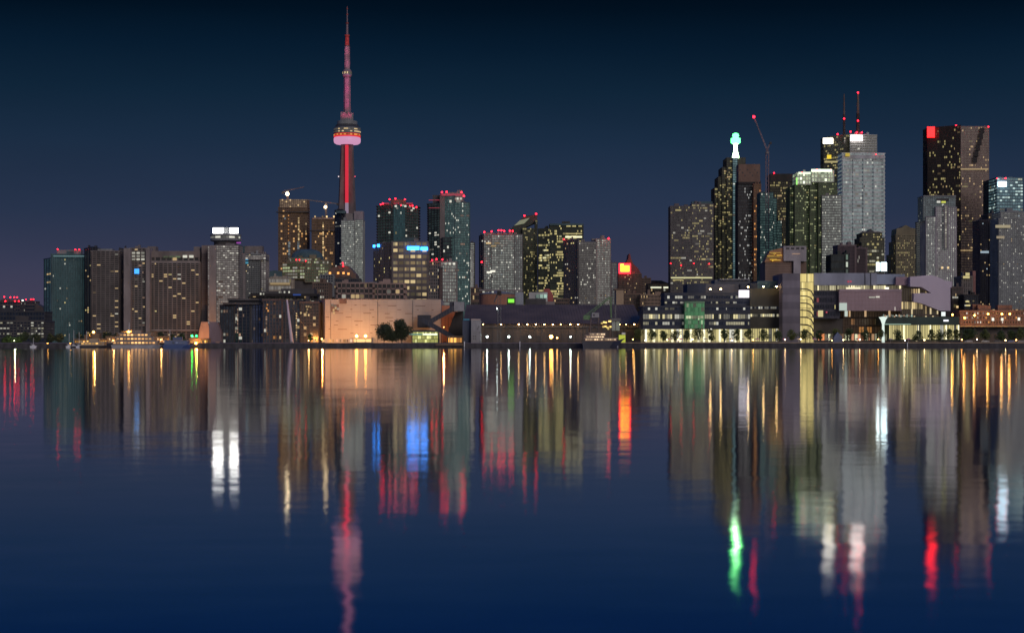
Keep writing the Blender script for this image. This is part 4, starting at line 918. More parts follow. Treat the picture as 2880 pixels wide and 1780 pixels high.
tree('tree', 'broad low dark tree beside the orange refinery wall', 1080, 911, 1030, 66, 'pair of dark trees before the refinery', LEAFD, 3600, .42, .08, 3, 12)
tree('tree', 'taller dark tree with an uneven crown by the conveyor', 1130, 896, 1032, 64, 'pair of dark trees before the refinery', LEAFD, 4200, .42, .08, 8, 13)
tree('bush', 'low bush filling the gap under the pair of dark trees', 1104, 932, 1029, 40, None, LEAFD, 1200, .4, .1, 5, 8)

# -- pavilion, conveyors, silo ---------------------------------------
t = B('glass_pavilion', 'small yellow-lit glass pavilion by the pair of dark trees', STEEL, glassm((.05, .05, .03), (.85, .85, .25), .55, .2, (.9, .9, .4), .6))
t.block([(1160, 1048), (1232, 1048)], 934, 3, 18, .12, .12, clutter=0, dep=8, lit=[0]); t.panel(1150, 1188, 938, 942, 1045, litm((.4, .9, .8), .5), 'light_strip'); t.panel(1190, 1230, 938, 942.5, 1045, litm((.9, 1, .75), 1.3, False, True), 'light_strip'); t.done()
brick = wallm((.42, .19, .12), .9, .2, .3)
t = B('brick_shed', 'red brick shed lit orange behind the dark conveyor galleries', brick, GR)
t.outline([(1240, 963), (1240, 859), (1262, 859), (1285, 880), (1285, 963)], 1075, 30); t.outline([(1222, 963), (1222, 900), (1262, 884), (1285, 876), (1285, 963)], 1068, 7)
for k in range(5): t.solid(1232 + k * 9.5, 1233.5 + k * 9.5, 892, None, 1067.6, 1, slit)
t.done()
lamp(1248, 920, 1052, SOD2, .35, 'orange lamp lighting the brick shed under the conveyors', None, 'floodlight', 'pole', 2600, (1, .42, .15))
t = B('conveyor_house', 'dark conveyor galleries meeting in a v before the warehouse', NAVY, GN, 'conveyor')
D = 1045
t.base = (PX(1240, D), D, GZ)
t.solid(1265, 1277, 849, 876, D, 14, CN); t.solid(1277, 1305, 849, 875, D - 2, 14, GRAY, 'head_house'); t.solid(1174, 1210, 886, 921, D + 4, 14, NAVY, 'transfer_house')
def gallery(x0, y0, x1, y1, th, D, part):
    m = MB(); p, q = (PX(x0, D), PZ(y0, D)), (PX(x1, D), PZ(y1, D)); h = th / F * D
    m.extr([p, q, (q[0], q[1] + h), (p[0], p[1] + h)], D, D + 4, NAVY)
    for k in range(9):
        f = (k + .5) / 9; m.box(p[0] + (q[0] - p[0]) * f - .2, p[0] + (q[0] - p[0]) * f + .2, D - .12, D + .1, p[1] + (q[1] - p[1]) * f + .2, p[1] + (q[1] - p[1]) * f + h - .2, CD)
    t.extra.append((part, m, None))
gallery(1205, 915, 1276, 874, 15, D - 3, 'upper_gallery'); gallery(1186, 906, 1304, 973, 15, D - 9, 'lower_gallery')
t.outline([(1262, 963), (1262, 925), (1281, 878), (1301, 876), (1301, 963)], D + 8, 10, CBK, 'trestle'); t.done()
t = B('loading_shed', 'low open quay shed with orange light under the conveyor', WOOD, GO)
t.block([(1260, 1012), (1300, 1012)], 950, 1, 5, .1, .12, clutter=0, glass=glassm((.1, .05, .02), (1, .42, .1), .5, .4, (1, .5, .1), .9), dep=6, lit=[0]); t.solid(1225, 1303, 966, 972, 998.5, 4, WOOD, 'timber_edge')
for x_ in (1264, 1274): t.solid(x_ - 1, x_ + 1, 946, None, 1006, .5, wallm((.4, .3, .2)), 'post')
t.done()
t = B('silo', 'square grey silo tower with a pale cap on the quay', GRAY, GN)
t.base = (PX(1326, 1020), 1020, GZ)
t.solid(1301, 1325, 900, None, 1022, 18, wallm((.06, .075, .12)), 'annex'); t.solid(1325, 1352, 900, None, 1018, 18); t.solid(1325, 1350, 897, 900, 1017.5, 18, wallm((.55, .45, .4)), 'cap')
t.panel(1303, 1320, 897, 900, 1021, litm((.05, .5, .8), .18, False), 'light_band')
for x_, y_ in ((1332, 946), (1337, 946), (1332, 953), (1337, 953), (1345, 921), (1348, 935), (1343, 925), (1347, 918)): t.W.box(PX(x_ - 1.2, 1018), PX(x_ + 1.2, 1018), 1017.8, 1018.2, PZ(y_ + 1.2, 1018), PZ(y_ - 1.2, 1018), CD)
t.done()
m = MB(); D = 1150; m.tube((PX(1239, D), D, GZ), (PX(1239, D), D, PZ(752, D)), 1.75, wallm((.10, .065, .06)), 1.25, 14); m.lathe(PX(1239, D), D, [(1.45, PZ(756, D)), (1.6, PZ(755, D)), (1.6, PZ(752.5, D)), (1.0, PZ(751.5, D))], CD, 14)
tag(m.build('chimney_stack'), 'slim dark brick chimney stack rising behind the refinery end', 'chimney')

# -- sugar warehouse --------------------------------------------------
rf = wallm((.15, .10, .07), .7, .25, .08)
t = B('sugar_warehouse', 'long dark warehouse with a steep plain roof and lamps along its eave', wallm((.10, .085, .08)), GN)
t.base = (PX(1550, 1085), 1085, GZ)
xa, xb = PX(1306, 1085), PX(1806, 1085); ze, zr = PZ(911, 1085), PZ(857, 1125)
t.W.box(xa, xb, 1085, 1165, GZ, ze, wallm((.11, .09, .085)))
m = MB(); r0, r1 = PX(1312, 1125), PX(1782, 1125)
m.face([(xa - 1, 1083.5, ze), (xb + 1, 1083.5, ze), (r1, 1125, zr), (r0, 1125, zr)], rf); m.face([(xb + 1, 1083.5, ze), (xb + 1, 1166.5, ze), (r1, 1125, zr)], rf)
m.face([(xa - 1, 1166.5, ze), (xa - 1, 1083.5, ze), (r0, 1125, zr)], rf); m.face([(xb + 1, 1166.5, ze), (xa - 1, 1166.5, ze), (r0, 1125, zr), (r1, 1125, zr)], rf)
for k in range(1, 60):
    f = k / 60; x0 = xa + (xb - xa) * f; x1 = r0 + (r1 - r0) * f; m.hull([(x0 - .12, 1083.5, ze + .02), (x0 + .12, 1083.5, ze + .02), (x0 + .12, 1083.5, ze + .2), (x0 - .12, 1083.5, ze + .2)], [(x1 - .12, 1125, zr + .02), (x1 + .12, 1125, zr + .02), (x1 + .12, 1125, zr + .2), (x1 - .12, 1125, zr + .2)], rf)
t.extra.append(('roof', m, None))
t.solid(1360, 1800, 919, 921.5, 1083.8, 1.5, STEEL, 'gutter')
for k in range(22): t.W.box(PX(1366 + k * 19.5, 1084), PX(1367.2 + k * 19.5, 1084), 1084.4, 1085.2, GZ, ze, STEEL)
for k in range(5): t.panel(1420 + k * 44, 1436 + k * 44, 944, 961, 1084.6, CD, 'loading_door')
t.done()
for i, x_ in enumerate((1359, 1409, 1459, 1483, 1507, 1531, 1555, 1577, 1604, 1626, 1743, 1761, 1784, 1806)):
    lamp(x_, 912, 1081, WARML, .62 if i not in (0, 7, 10, 11) else .42, f'{ORD[i]} amber lamp from the grey silo along the warehouse eave', 'lamps along the warehouse eave', 'eave_lamp', 'bracket')
for i, x_ in enumerate((1370, 1431, 1490, 1605)):
    lamp(x_, 947, 1040, MET, .8 if i < 3 else .55, f'{ORD[i]} white-green floodlight from the grey silo on the quay', 'white floodlights before the warehouse', 'floodlight', 'pole', 350, (.8, 1, .9))
lamp(1550, 947, 1030, SOD, 1.5, 'largest orange floodlight glaring before the warehouse', None, 'floodlight', 'pole', 2500, (1, .45, .15))
lamp(1567, 950, 1030, SOD2, .7, 'smaller orange floodlight beside the largest one', None, 'floodlight', 'pole')
lamp(1398, 868, 1062, MET, .45, 'white lamp high on the lattice mast before the warehouse roof', None, 'mast_lamp', 'bracket')
def lattice(m, x, D, w_, z0, z1, n, mat, r=.14):
    a = PX(x, D); cs = [(a - w_, D - w_), (a + w_, D - w_), (a + w_, D + w_), (a - w_, D + w_)]
    for c in cs: m.tube((c[0], c[1], z0), (c[0], c[1], z1), r, mat, None, 4)
    for k in range(n):
        p, q = z0 + (z1 - z0) * k / n, z0 + (z1 - z0) * (k + 1) / n
        for j in range(4):
            c, d = cs[j], cs[(j + 1) % 4]; m.tube((c[0], c[1], p), (d[0], d[1], q), r * .7, mat, None, 4)
m = MB(); lattice(m, 1404, 1064, 1.0, GZ, PZ(826, 1064), 14, STEEL); m.box(PX(1398, 1064), PX(1410, 1064), 1062, 1066, PZ(830, 1064), PZ(818, 1064), CBK); m.tube((PX(1390, 1064), 1064, PZ(850, 1064)), (PX(1402, 1064), 1064, PZ(820, 1064)), .4, STEEL); m.tube((PX(1398, 1062), 1062.5, PZ(866, 1062)), (PX(1404, 1064), 1064, PZ(862, 1064)), .15, STEEL)
tag(m.build('lattice_mast'), 'dark lattice hoist mast standing before the warehouse roof', 'mast')
t = B('storage_tank', 'wide round red brick tank behind the warehouse ridge', brick, GR, 'tank')
m_ = MB(); m_.lathe(PX(1398, 1250), 1250, [(12.6, GZ), (12.6, PZ(829, 1250)), (13, PZ(828, 1250)), (13, PZ(826.5, 1250)), (.01, PZ(817, 1250))], brick, 36, [brick, CG, CG, C1]); t.base = (PX(1398, 1250), 1250, GZ); t.extra.append(('drum', m_, None))
t.panel(1357, 1363, 819, 823, 1236, litm(WHT, .5, False), 'window'); t.panel(1383, 1389, 819, 823, 1236, litm(WHT, .5, False), 'window'); t.done()
t = B('plant_building', 'low grey plant building with a green-lit doorway behind the warehouse ridge', CD, GN)
t.solid(1426, 1450, 836, None, 1190, 10); t.panel(1429, 1446, 841, 851, 1188, litm((.25, .9, .06), 1.1, False, True), 'green_doorway', 'doorway glowing bright green'); t.solid(1450, 1472, 822, None, 1192, 10, wallm((.30, .32, .38))); t.done()
t = B('office_block', 'small white block with cyan windows and a red roof behind the warehouse', wallm((.5, .5, .5)), GN)
t.solid(1488, 1540, 822, None, 1400, 14); t.solid(1478, 1535, 840, None, 1392, 8, CD); t.outline([(1530, 963), (1530, 812), (1545, 812), (1556, 830), (1556, 963)], 1410, 10, wallm((.4, .1, .09))); t.solid(1535, 1560, 848, None, 1395, 8, C1)
for k in range(3): t.panel(1508 + k * 11, 1516 + k * 11, 828, 838, 1398.5, litm((.6, .9, .75), .5), 'window')
t.solid(1348, 1470, 814, 818, 1420, 6, C1); t.done()

# -- green gantry crane ------------------------------------------------
def quay_crane():
    D = 1016; gr = wallm((.10, .20, .08), .6, .2, .5); z = lambda y: PZ(y, D); x = lambda v: PX(v, D)
    e = empty('quay_crane', (x(1672), D, GZ), 'green luffing quay crane with a raised lattice boom', 'crane')
    m = MB()
    for dx in (-2.2, 2.2):
        for dy in (-2.2, 2.2): m.tube((x(1672) + dx * 1.2, D + dy, GZ), (x(1672) + dx, D + dy, z(893)), .35, wallm((.2, .15, .14)))
    for k in range(4):
        zz = GZ + (z(893) - GZ) * (k + .5) / 4; m.tube((x(1672) - 2.5, D - 2.2, zz - 1.5), (x(1672) + 2.5, D - 2.2, zz + 1.5), .2, CD); m.tube((x(1672) + 2.5, D - 2.2, zz - 1.5), (x(1672) - 2.5, D - 2.2, zz + 1.5), .2, CD)
    m.build('portal', e)
    m = MB(); m.box(x(1664), x(1684), D - 2.4, D + 2.4, z(893), z(880), GRAY); m.box(x(1660), x(1686), D - 2.6, D + 2.6, z(894.5), z(893), CD); m.box(x(1667), x(1672), D - 2.6, D - 2.39, z(889), z(883), CD); m.build('machine_house', e)
    m = MB(); m.box(x(1641), x(1660), D - 1.5, D + 1.5, z(899), z(887), gr); m.build('counterweight', e)
    def truss(p, q, h, n):
        b = MB(); p, q = Vector(p), Vector(q); d = (q - p).normalized(); up = Vector((-d.z, 0, d.x)) * h
        for oy in (-.7, .7):
            o = Vector((0, oy, 0)); b.tube(p + o, q + o, .22, gr, None, 4); b.tube(p + o + up, q + o + up * .5, .22, gr, None, 4)
            for k in range(n):
                a_, c_ = p + (q - p) * (k / n), p + (q - p) * ((k + 1) / n); b.tube(a_ + o, c_ + o + up * (1 - .5 * (k + 1) / n), .13, gr, None, 4)
        return b
    truss((x(1650), D, z(893)), (x(1716), D, z(838)), 1.6, 14).build('boom', e)
    truss((x(1715), D, z(835)), (x(1718), D, z(893)), .9, 12).build('fly_boom', e)
    m = MB(); m.tube((x(1699), D, z(850)), (x(1699), D, z(905)), .12, CD); m.tube((x(1670), D, z(880)), (x(1708), D, z(840)), .1, CD); m.build('hoist_rope', e)
quay_crane()
t = B('hopper_tower', 'grey hopper tower with a wide flat cap beside the green crane', GRAY, GN, 'hopper')
t.base = (PX(1731, 1020), 1020, GZ)
t.solid(1721, 1731, 903, 930, 1018, 4, wallm((.3, .34, .33))); t.solid(1732.5, 1743, 903, 930, 1018, 4, wallm((.32, .38, .33))); t.solid(1717, 1746, 895, 903, 1017, 6, STEEL, 'cap'); t.solid(1729, 1733, 857, 895, 1019, 2, STEEL)
for x_ in (1723, 1740): t.solid(x_, x_ + 2, 930, None, 1019, 1, STEEL, 'leg')
t.done()
t = B('unloader_rig', 'steel unloading rig hung with yellow work lamps beside the green crane', wallm((.16, .08, .06)), GN, 'rig')
t.solid(1688, 1719, 913, 916, 1012, 3); t.solid(1690, 1692, 905, None, 1012, 1); t.solid(1715, 1717, 900, None, 1012, 1); t.outline([(1685, 916), (1697, 905), (1719, 900), (1719, 903), (1699, 908), (1690, 916)], 1012, 2)
for x_, y_, q in ((1693, 909, 3), (1699, 906, 3), (1704, 907, 3), (1715, 903.5, 4), (1703, 918, 3), (1709, 921, 3.5), (1697, 919, 2.5), (1711, 925, 2.5), (1717, 919, 2.5)): t.panel(x_ - q, x_ + q, y_ - 2.2, y_ + 2.2, 1011.2, litm((1, .72, .2), 1.3), 'work_lamp')
t.done()

# -- broadcaster's navy office, college, pavilions ---------------------
gbo = glassm((.02, .022, .03), (.8, .8, .5), .03, .55, (1, .86, .45), .75)
gbd = glassm((.012, .016, .03), (.4, .5, .9), .02, .09, WHT, .45)
gfl = glassm((.10, .10, .06), (.95, .82, .36), .85, .20, (1, .95, .7), .8); gfl.cycles.emission_sampling = 'AUTO'
t = B('office_building', 'long navy waterfront office with a green atrium and lit ground floor', NAVY, gbd)
def bands(x0, x1, D, rows, nc, wall=None):
    for yt, yb, g, n in rows: t.block([(x0, D), (x1, D)], yt, 1, nc, .04, .10, yb=yb, glass=g, wall=wall, clutter=0, cap=False, sides=False, dep=25, lit=[n], pal=((1, .92, .6), WHT), run=3, ls=.6)
t.solid(1808, 2110, 860, 865, 1050, 40); bands(1808, 2110, 1050.4, ((865, 872, gbd, 4), (884, 897, gbo, 24), (905, 914, gbd, 18)), 44)
t.solid(1808, 2110, 872, 884, 1050, 40); t.solid(1808, 2110, 897, 905, 1050, 40); t.solid(1808, 2110, 914, 926, 1050, 40)
t.block([(1813, 1053), (2110, 1053)], 926, 1, 40, .06, .08, tp=.5, glass=gfl, clutter=0, cap=False, wall=wallm((.45, .42, .30)), lit=[4], pal=(WHT,), ls=1.0)
t.solid(1869, 2110, 823, 827, 1058, 30); bands(1869, 1985, 1058.4, ((832, 840, gbd, 5), (848, 854, gbd, 7)), 16); t.solid(1869, 2110, 827, 832, 1058, 30); t.solid(1869, 2110, 840, 848, 1058, 30); t.solid(1869, 2110, 854, 862, 1058, 30)
bands(1985, 2110, 1058.4, ((832, 840, gbd, 4), (848, 854, gbd, 6)), 18)
t.solid(1933, 1985, 798, 824, 1062, 26, wallm((.03, .042, .08)), 'plant_room'); t.solid(1985, 2080, 799, 824, 1066, 24, wallm((.13, .13, .15))); t.solid(2010, 2110, 787, 799, 1072, 20, wallm((.10, .11, .14))); t.solid(2024, 2108, 784.5, 787, 1070, 22, GRAY, 'parapet'); t.solid(2082, 2110, 799, 824, 1064, 24)
t.solid(2110, 2201, 812, 862, 1054, 40, wallm((.06, .058, .045))); t.solid(2130, 2201, 790, 812, 1060, 30, CT, 'teal_screen'); t.solid(2110, 2130, 796, 812, 1060, 30)
bands(2110, 2201, 1054.4, ((862, 869, gbd, 8), (883, 891, gbo, 14)), 16, wallm((.06, .058, .045))); t.solid(2110, 2201, 869, 883, 1054, 40, wallm((.06, .058, .045))); t.solid(2110, 2201, 891, 924, 1054, 40, wallm((.06, .058, .045)))
t.block([(2110, 1056), (2201, 1056)], 924, 1, 14, .1, .2, tp=.5, glass=gfl, clutter=0, cap=False, wall=CY, lit=[2], pal=(WHT, ORG))
t.block([(1926, 1046), (1981, 1046)], 853, 6, 12, .06, .06, yb=924, ts=.15, tp=.2, wall=wallm((.16, .3, .18)), glass=glassm((.03, .09, .05), (.25, .72, .32), .24, .10, (.8, 1, .6), .35), clutter=0, dep=6, lit=[10], pal=((.8, .95, .55), (.5, .9, .5)), run=2, ls=.5)
for k in range(7): t.panel(1930 + k * 7, 1936 + k * 7, 888, 896, 1045.4, litm((.85, .95, .55), .5), 'window')
t.panel(2078, 2107, 816, 837, 1052.5, litm((.92, .85, .95), 1.6, False, True), 'sign', 'square white lit sign')
t.solid(1808, 1933, 924.5, 926, 1047, 4, GRAY, 'canopy'); t.done()
for i, (x_, y_) in enumerate(((1998, 813), (2027, 813), (2104, 807), (2147, 806), (2184, 806))):
    lamp(x_, y_, 1050, litm((1, .64, .24), 38.0, False, True), .72, f'{ORD[i]} amber lamp along the navy office roof from its green atrium side', 'lamps on the navy office roof', 'roof_lamp', 'bracket')
lamp(2000, 927, 1032, litm((1, .95, .8), 10, False, True), .6, 'bright white lamp among the quay trees by the atrium', None, 'street_lamp', 'pole', 200, (1, .9, .7))
PUR = wallm((.15, .135, .165)); PUL = wallm((.20, .18, .215))
t = B('college_building', 'purple-grey college with a yellow glazed stair tower and a projecting upper box', PUR, gbd)
t.base = (PX(2300, 1042), 1042, GZ)
for k in range(8): t.solid(2201, 2250, 769 + k * 20, 769 + (k + 1) * 20 if k < 7 else None, 1040 + (k % 2) * .15, 40, (PUR, PUL)[k % 2])
gst = glassm((.12, .11, .05), (.95, .76, .27), .85, .10, (1, .9, .5), .25, rough=.3); gst.cycles.emission_sampling = 'AUTO'
t.block([(2250.6, 1041), (2288, 1041)], 770, 8, 9, .05, .05, ts=.1, tp=.15, glass=gst, clutter=0, dep=30, wall=CY, cap=False)
m = MB()
for k in range(7):
    y0 = 813 + k * 20
    pts = [(2252, y0 - 1), (2270, y0), (2280, y0 + 4), (2286, y0 + 12), (2287.5, y0 + 20)]
    for a, c in zip(pts, pts[1:]): m.tube((PX(a[0], 1040), 1040.5, PZ(a[1], 1040)), (PX(c[0], 1040), 1040.5, PZ(c[1], 1040)), .35, CD, None, 5)
t.extra.append(('staircase', m, None))
t.solid(2288.6, 2466, 768, 802, 1043, 40, wallm((.27, .29, .36)), 'upper_box'); t.solid(2432, 2434, 768, 802, 1042.7, 2, CN); t.solid(2448, 2450, 768, 802, 1042.7, 2, CN)
t.solid(2466, 2545, 771, 800, 1044, 40, wallm((.28, .33, .43)), 'upper_box'); t.solid(2520, 2566, 779, 802, 1041, 30, wallm((.33, .22, .26)), 'upper_box')
t.block([(2289, 1048), (2535, 1048)], 803, 1, 34, .15, .1, yb=819, glass=glassm((.05, .05, .03), (1, .85, .5), .14, .5, (1, .88, .5), .8), clutter=0, lit=[12], pal=((1, .9, .55),), run=4, ls=.9, cap=False)
t.panel(2490, 2500, 808, 813, 1045.4, litm((1, .95, .75), 1.6, False), 'window_band'); t.panel(2380, 2420, 808, 813, 1045.4, litm((1, .9, .6), 1.0, False), 'window_band')
t.block([(2289, 1044), (2361, 1044)], 819, 4, 10, .4, .1, yb=896, clutter=0, cap=False, glass=glassm((.012, .014, .02), (.5, .5, .9), .01, .06, (1, .2, .2), .15), wall=wallm((.05, .05, .075)), lit=[1], pal=(YEL,))
t.panel(2301, 2315, 873, 891, 1043.3, litm((1, .85, .4), .6, False), 'window'); t.solid(2289, 2370, 896, None, 1050, 30, wallm((.05, .045, .05)))
t.block([(2361, 1040), (2535, 1040)], 819, 5, 44, .04, .2, yb=874, ts=.1, tp=.15, wall=wallm((.38, .28, .31)), glass=glassm((.30, .21, .23), (.8, .5, .55), .03, .02, WHT, .3), clutter=0, dep=30)
t.panel(2444, 2462, 834, 838, 1039, litm(WHT, .5), 'window_band'); t.panel(2464, 2474, 833, 837, 1039, litm(WHT, .5), 'window_band'); t.panel(2361, 2382, 852, 873, 1039, litm((.75, .9, .8), .55, False), 'window'); t.panel(2376, 2384, 874, 890, 1042, litm((.8, .95, .85), .6, False), 'window')
t.block([(2370, 1052), (2535, 1052)], 874, 4, 22, .25, .15, glass=glassm((.03, .02, .015), (1, .6, .3), .03, .14, (1, .65, .35), .4), wall=wallm((.07, .045, .035)), lit=[6], pal=(ORG, WARM), ls=.6, clutter=0)
for k in range(26):
    x_ = 2292 + k * 9.4; t.panel(x_, x_ + rnd.uniform(4, 8), 941 - rnd.uniform(0, 3), 957, 1038 - .02 * k, litm(rnd.choice(((1, .32, .10), (1, .55, .25), (1, .85, .5), (1, .4, .2), (.95, .95, .6))), .62, True, True), 'shop_window')
for a, y_ in ((2386, 792), (2393, 792), (2325, 878)): t.panel(a - 2, a + 2, y_ - 2, y_ + 2, 1042.5, litm((1, .08, .15), .5, False), 'lamp')
t.done()
lav = wallm((.50, .43, .51), .8, .06, .1)
t = B('sculptural_hall', 'folded lavender clad hall with a dark wedge cut into its side', lav, GN)
t.outline([(2560, 778), (2619, 774), (2635, 778), (2658, 789), (2677, 792), (2677, 808), (2673, 809), (2673, 874), (2644, 874), (2592, 853), (2570, 849), (2570, 825), (2619, 824), (2592, 807), (2560, 806)], 1036, 24)
t.base = (PX(2610, 1040), 1040, GZ)
t.block([(2535, 1042), (2640, 1042)], 812, 4, 16, .12, .2, glass=glassm((.03, .025, .02), (.8, .6, .35), .06, .2, (1, .8, .45), .5), wall=wallm((.10, .075, .07)), clutter=0, cap=False, lit=[8], pal=(WARM,), ls=.6)
for k in range(12): t.panel(2536 + k * 5, 2539.5 + k * 5, 849, 869, 1041, litm((1, .75, .35), .55), 'window')
t.solid(2644, 2672, 874, None, 1048, 10, CBK); t.done()
t = B('market_hall', 'low dark green roofed hall over a bright yellow strip by the quay', wallm((.04, .06, .05)), GN)
t.solid(2482, 2698, 891, 914, 1030, 20, wallm((.035, .06, .05)), 'canopy_roof'); t.block([(2500, 1036), (2698, 1036)], 914, 1, 40, .08, .1, glass=gfl, clutter=0, cap=False, yb=958, lit=[3], pal=(WHT,))
for k in range(20): t.panel(2484 + k * 4.4, 2487 + k * 4.4, 884 + (k * 7 % 5), 889 + (k * 5 % 4), 1029 + .03 * k, litm(((.75, 1, .8), (1, .6, .35), (.9, .95, .8))[k % 3], .55), 'lamp')
t.panel(2654, 2668, 899, 904, 1029, litm((.9, .9, 1), 1.2, False), 'sign'); t.panel(2648, 2659, 877, 889, 1029.4, litm((.9, 1, .95), 1.0, False), 'window'); t.panel(2488, 2562, 910.5, 913, 1029.3, litm((.6, .95, .75), .35, False), 'light_strip'); t.done()
m = MB(); D = 1026; m.lathe(PX(2484, D), D, [(.9, GZ), (.7, PZ(912, D)), (1.5, PZ(900, D)), (2.6, PZ(892, D)), (.01, PZ(890, D))], litm((.85, 1, .9), .9, False, True), 12)
tag(m.build('light_column'), 'white glowing funnel-topped column before the pink glass college wall', 'light column')
t = B('brick_warehouse', 'low brick warehouse lit by orange lamps beyond the quay trees', wallm((.24, .125, .09), .9, .25, .3), GO)
t.block([(2700, 1100), (2900, 1100)], 878, 3, 26, .55, .55, wall=wallm((.24, .125, .09), .9, .25, .3), lit=[20], pal=(WHT, (1, .9, .8)), run=1, ls=1.1, clutter=4, yb=916)
t.solid(2700, 2900, 916, 919, 1098, 4, wallm((.5, .36, .2)), 'canopy'); t.solid(2700, 2900, 919, None, 1104, 10, CD); t.solid(2764, 2900, 870, 878, 1110, 20, CB)
for k in range(9): t.panel(2766 + k * 13, 2772 + k * 13, 870, 877, 1108.6, litm((1, .6, .25), .45), 'window')
for x_, y_ in ((2793, 898), (2819, 898), (2866, 897)): t.panel(x_ - 3, x_ + 3, y_ - 4, y_ + 4, 1098.5, litm(WHT, 1.2, False), 'window')
t.done()
for i, (x_, y_) in enumerate(((2679, 885), (2713, 894), (2741, 887), (2779, 883), (2818, 883), (2840, 883))):
    lamp(x_, y_, 1085, litm((1, .42, .05), 26, False, True), .85, f'{ORD[i]} orange lamp from the lavender hall along the brick warehouse', 'orange lamps along the brick warehouse', 'street_lamp', 'pole', 800, (1, .5, .15))

# quay trees, each before something of its own
TX = [1797, 1832, 1863, 1898, 1931, 1967, 2001, 2036, 2074, 2110, 2147, 2186, 2226, 2266, 2307, 2349, 2391, 2437, 2480, 2528, 2581, 2619, 2642, 2671, 2691, 2718, 2736, 2772, 2815, 2845, 2869]
BEF = ['by the moored ship', 'at the start of the lit ground floor', 'before a bright shopfront pillar', 'between shopfronts of the navy office', 'under the green atrium edge', 'under the green atrium middle', 'beside the white quay lamp', 'under the plain navy floors',
       'below the square white sign', 'at the olive end of the navy office', 'below the second last roof lamp', 'beside the purple college flank', 'before the purple college flank', 'silhouetted on the yellow stair tower', 'before the dark college block', 'beside the dark blue tent',
       'before orange shop windows', 'below the pink glass wall', 'beside the white funnel column', 'before the low dark green hall', 'under the lavender wedge', 'under the lavender hall middle', 'close behind its twin at the lavender hall', 'under the lavender hall end', 'at the end of the green hall', 'at the start of the brick warehouse', 'close to the brick warehouse lamp',
       'behind the silver car', 'behind the dark parked car', 'behind the blue parked car', 'at the frame edge beyond the blue car']
for i, x_ in enumerate(TX):
    R = random.Random(i * 7 + 1)
    tree('quay_tree', 'small bushy quay tree ' + BEF[i], x_ + R.uniform(-2, 2), 929 - R.uniform(0, 6), 1012 + R.uniform(0, 4), 37 + R.uniform(-6, 7) + (8 if i > 24 else 0), 'trees along the lit quay', LEAF if i % 3 else LEAF_LIT, 800 if i < 25 else 1100, .36, .24, i + 20, 7)
m = MB(); D = 1008; m.extr([(PX(2343, D), GZ), (PX(2346, D), PZ(946, D)), (PX(2356, D), PZ(934, D)), (PX(2368, D), PZ(946, D)), (PX(2371, D), GZ)], D, D + 5, BLUE); tag(m.build('tent'), 'dark blue peaked tent among the quay trees', 'tent')
# beach parasols and benches along the promenade
def parasol(x, D, c, label):
    a = PX(x, D); e = empty('parasol', (a, D, GZ), label, 'parasol', 'parasols along the lit quay')
    m = MB(); m.tube((0, 0, 0), (0, 0, 2.5), .06, WHITE); m.build('pole', e, (0, 0, 0))
    m = MB(); m.lathe(0, 0, [(1.5, 2.0), (1.0, 2.45), (.01, 2.8)], c, 8); m.build('canopy', e, (0, 0, 0))
PKP = wallm((.75, .3, .38), .8); CRM = wallm((.75, .62, .42), .8)
for x_, c, l in ((1882, PKP, 'pink parasol between shopfront trees of the navy office'), (1915, PKP, 'pink parasol just before the green atrium'), (1985, CRM, 'cream parasol right of the atrium trees'), (2055, CRM, 'cream parasol under the square white sign'), (2092, CRM, 'cream parasol beside the olive office end'), (2130, PKP, 'pink parasol below the middle roof lamps'),
                  (2206, PKP, 'pink parasol at the purple college flank'), (2246, CRM, 'cream parasol left of the yellow stair tower'), (2290, PKP, 'pink parasol beside the yellow stair tower'), (2330, CRM, 'cream parasol near the dark blue tent'), (2412, PKP, 'pink parasol under the pink glass wall'), (2505, CRM, 'cream parasol past the white funnel column'), (2555, PKP, 'pink parasol before the dark green hall')):
    parasol(x_, 1006, c, l)
PRL = litm((1, .66, .28), 34, False, True)
PLW = ('by the moored ship', 'at the start of the lit shopfront', 'by the first pink parasol', 'by the second pink parasol', 'at the atrium edge', 'below the white sign', 'below the olive office end', 'at the purple college flank', 'by the yellow stair tower', 'by the dark blue tent', 'at the orange shop windows', 'under the pink glass wall', 'by the white funnel column', 'before the dark green hall', 'under the lavender hall', 'at the brick warehouse start', 'behind the silver car', 'behind the blue car', 'near the frame edge')
for i, (x_, l) in enumerate(zip((1780, 1815, 1876, 1908, 1948, 2058, 2118, 2208, 2252, 2340, 2372, 2418, 2470, 2545, 2600, 2705, 2748, 2828, 2858), PLW)):
    lamp(x_, 954 + (i * 7 % 4), 1003.5, PRL if i % 3 else litm((1, .42, .08), 34, False, True), .42, 'small warm promenade lamp ' + l, 'small lamps along the promenade', 'promenade_lamp', 'pole')
m = MB(); D = SH + .5; xa_, xb_ = PX(1760, D), PX(2695, D); n_ = 96
for k in range(n_ + 1): m.box(xa_ + (xb_ - xa_) * k / n_ - .05, xa_ + (xb_ - xa_) * k / n_ + .05, D, D + .1, GZ + .25, GZ + 1.1, STEEL)
for zz in (.6, 1.1): m.box(xa_, xb_, D - .01, D + .11, GZ + zz, GZ + zz + .07, STEEL)
tag(m.build('railing'), 'thin steel railing along the lit promenade edge', 'railing')
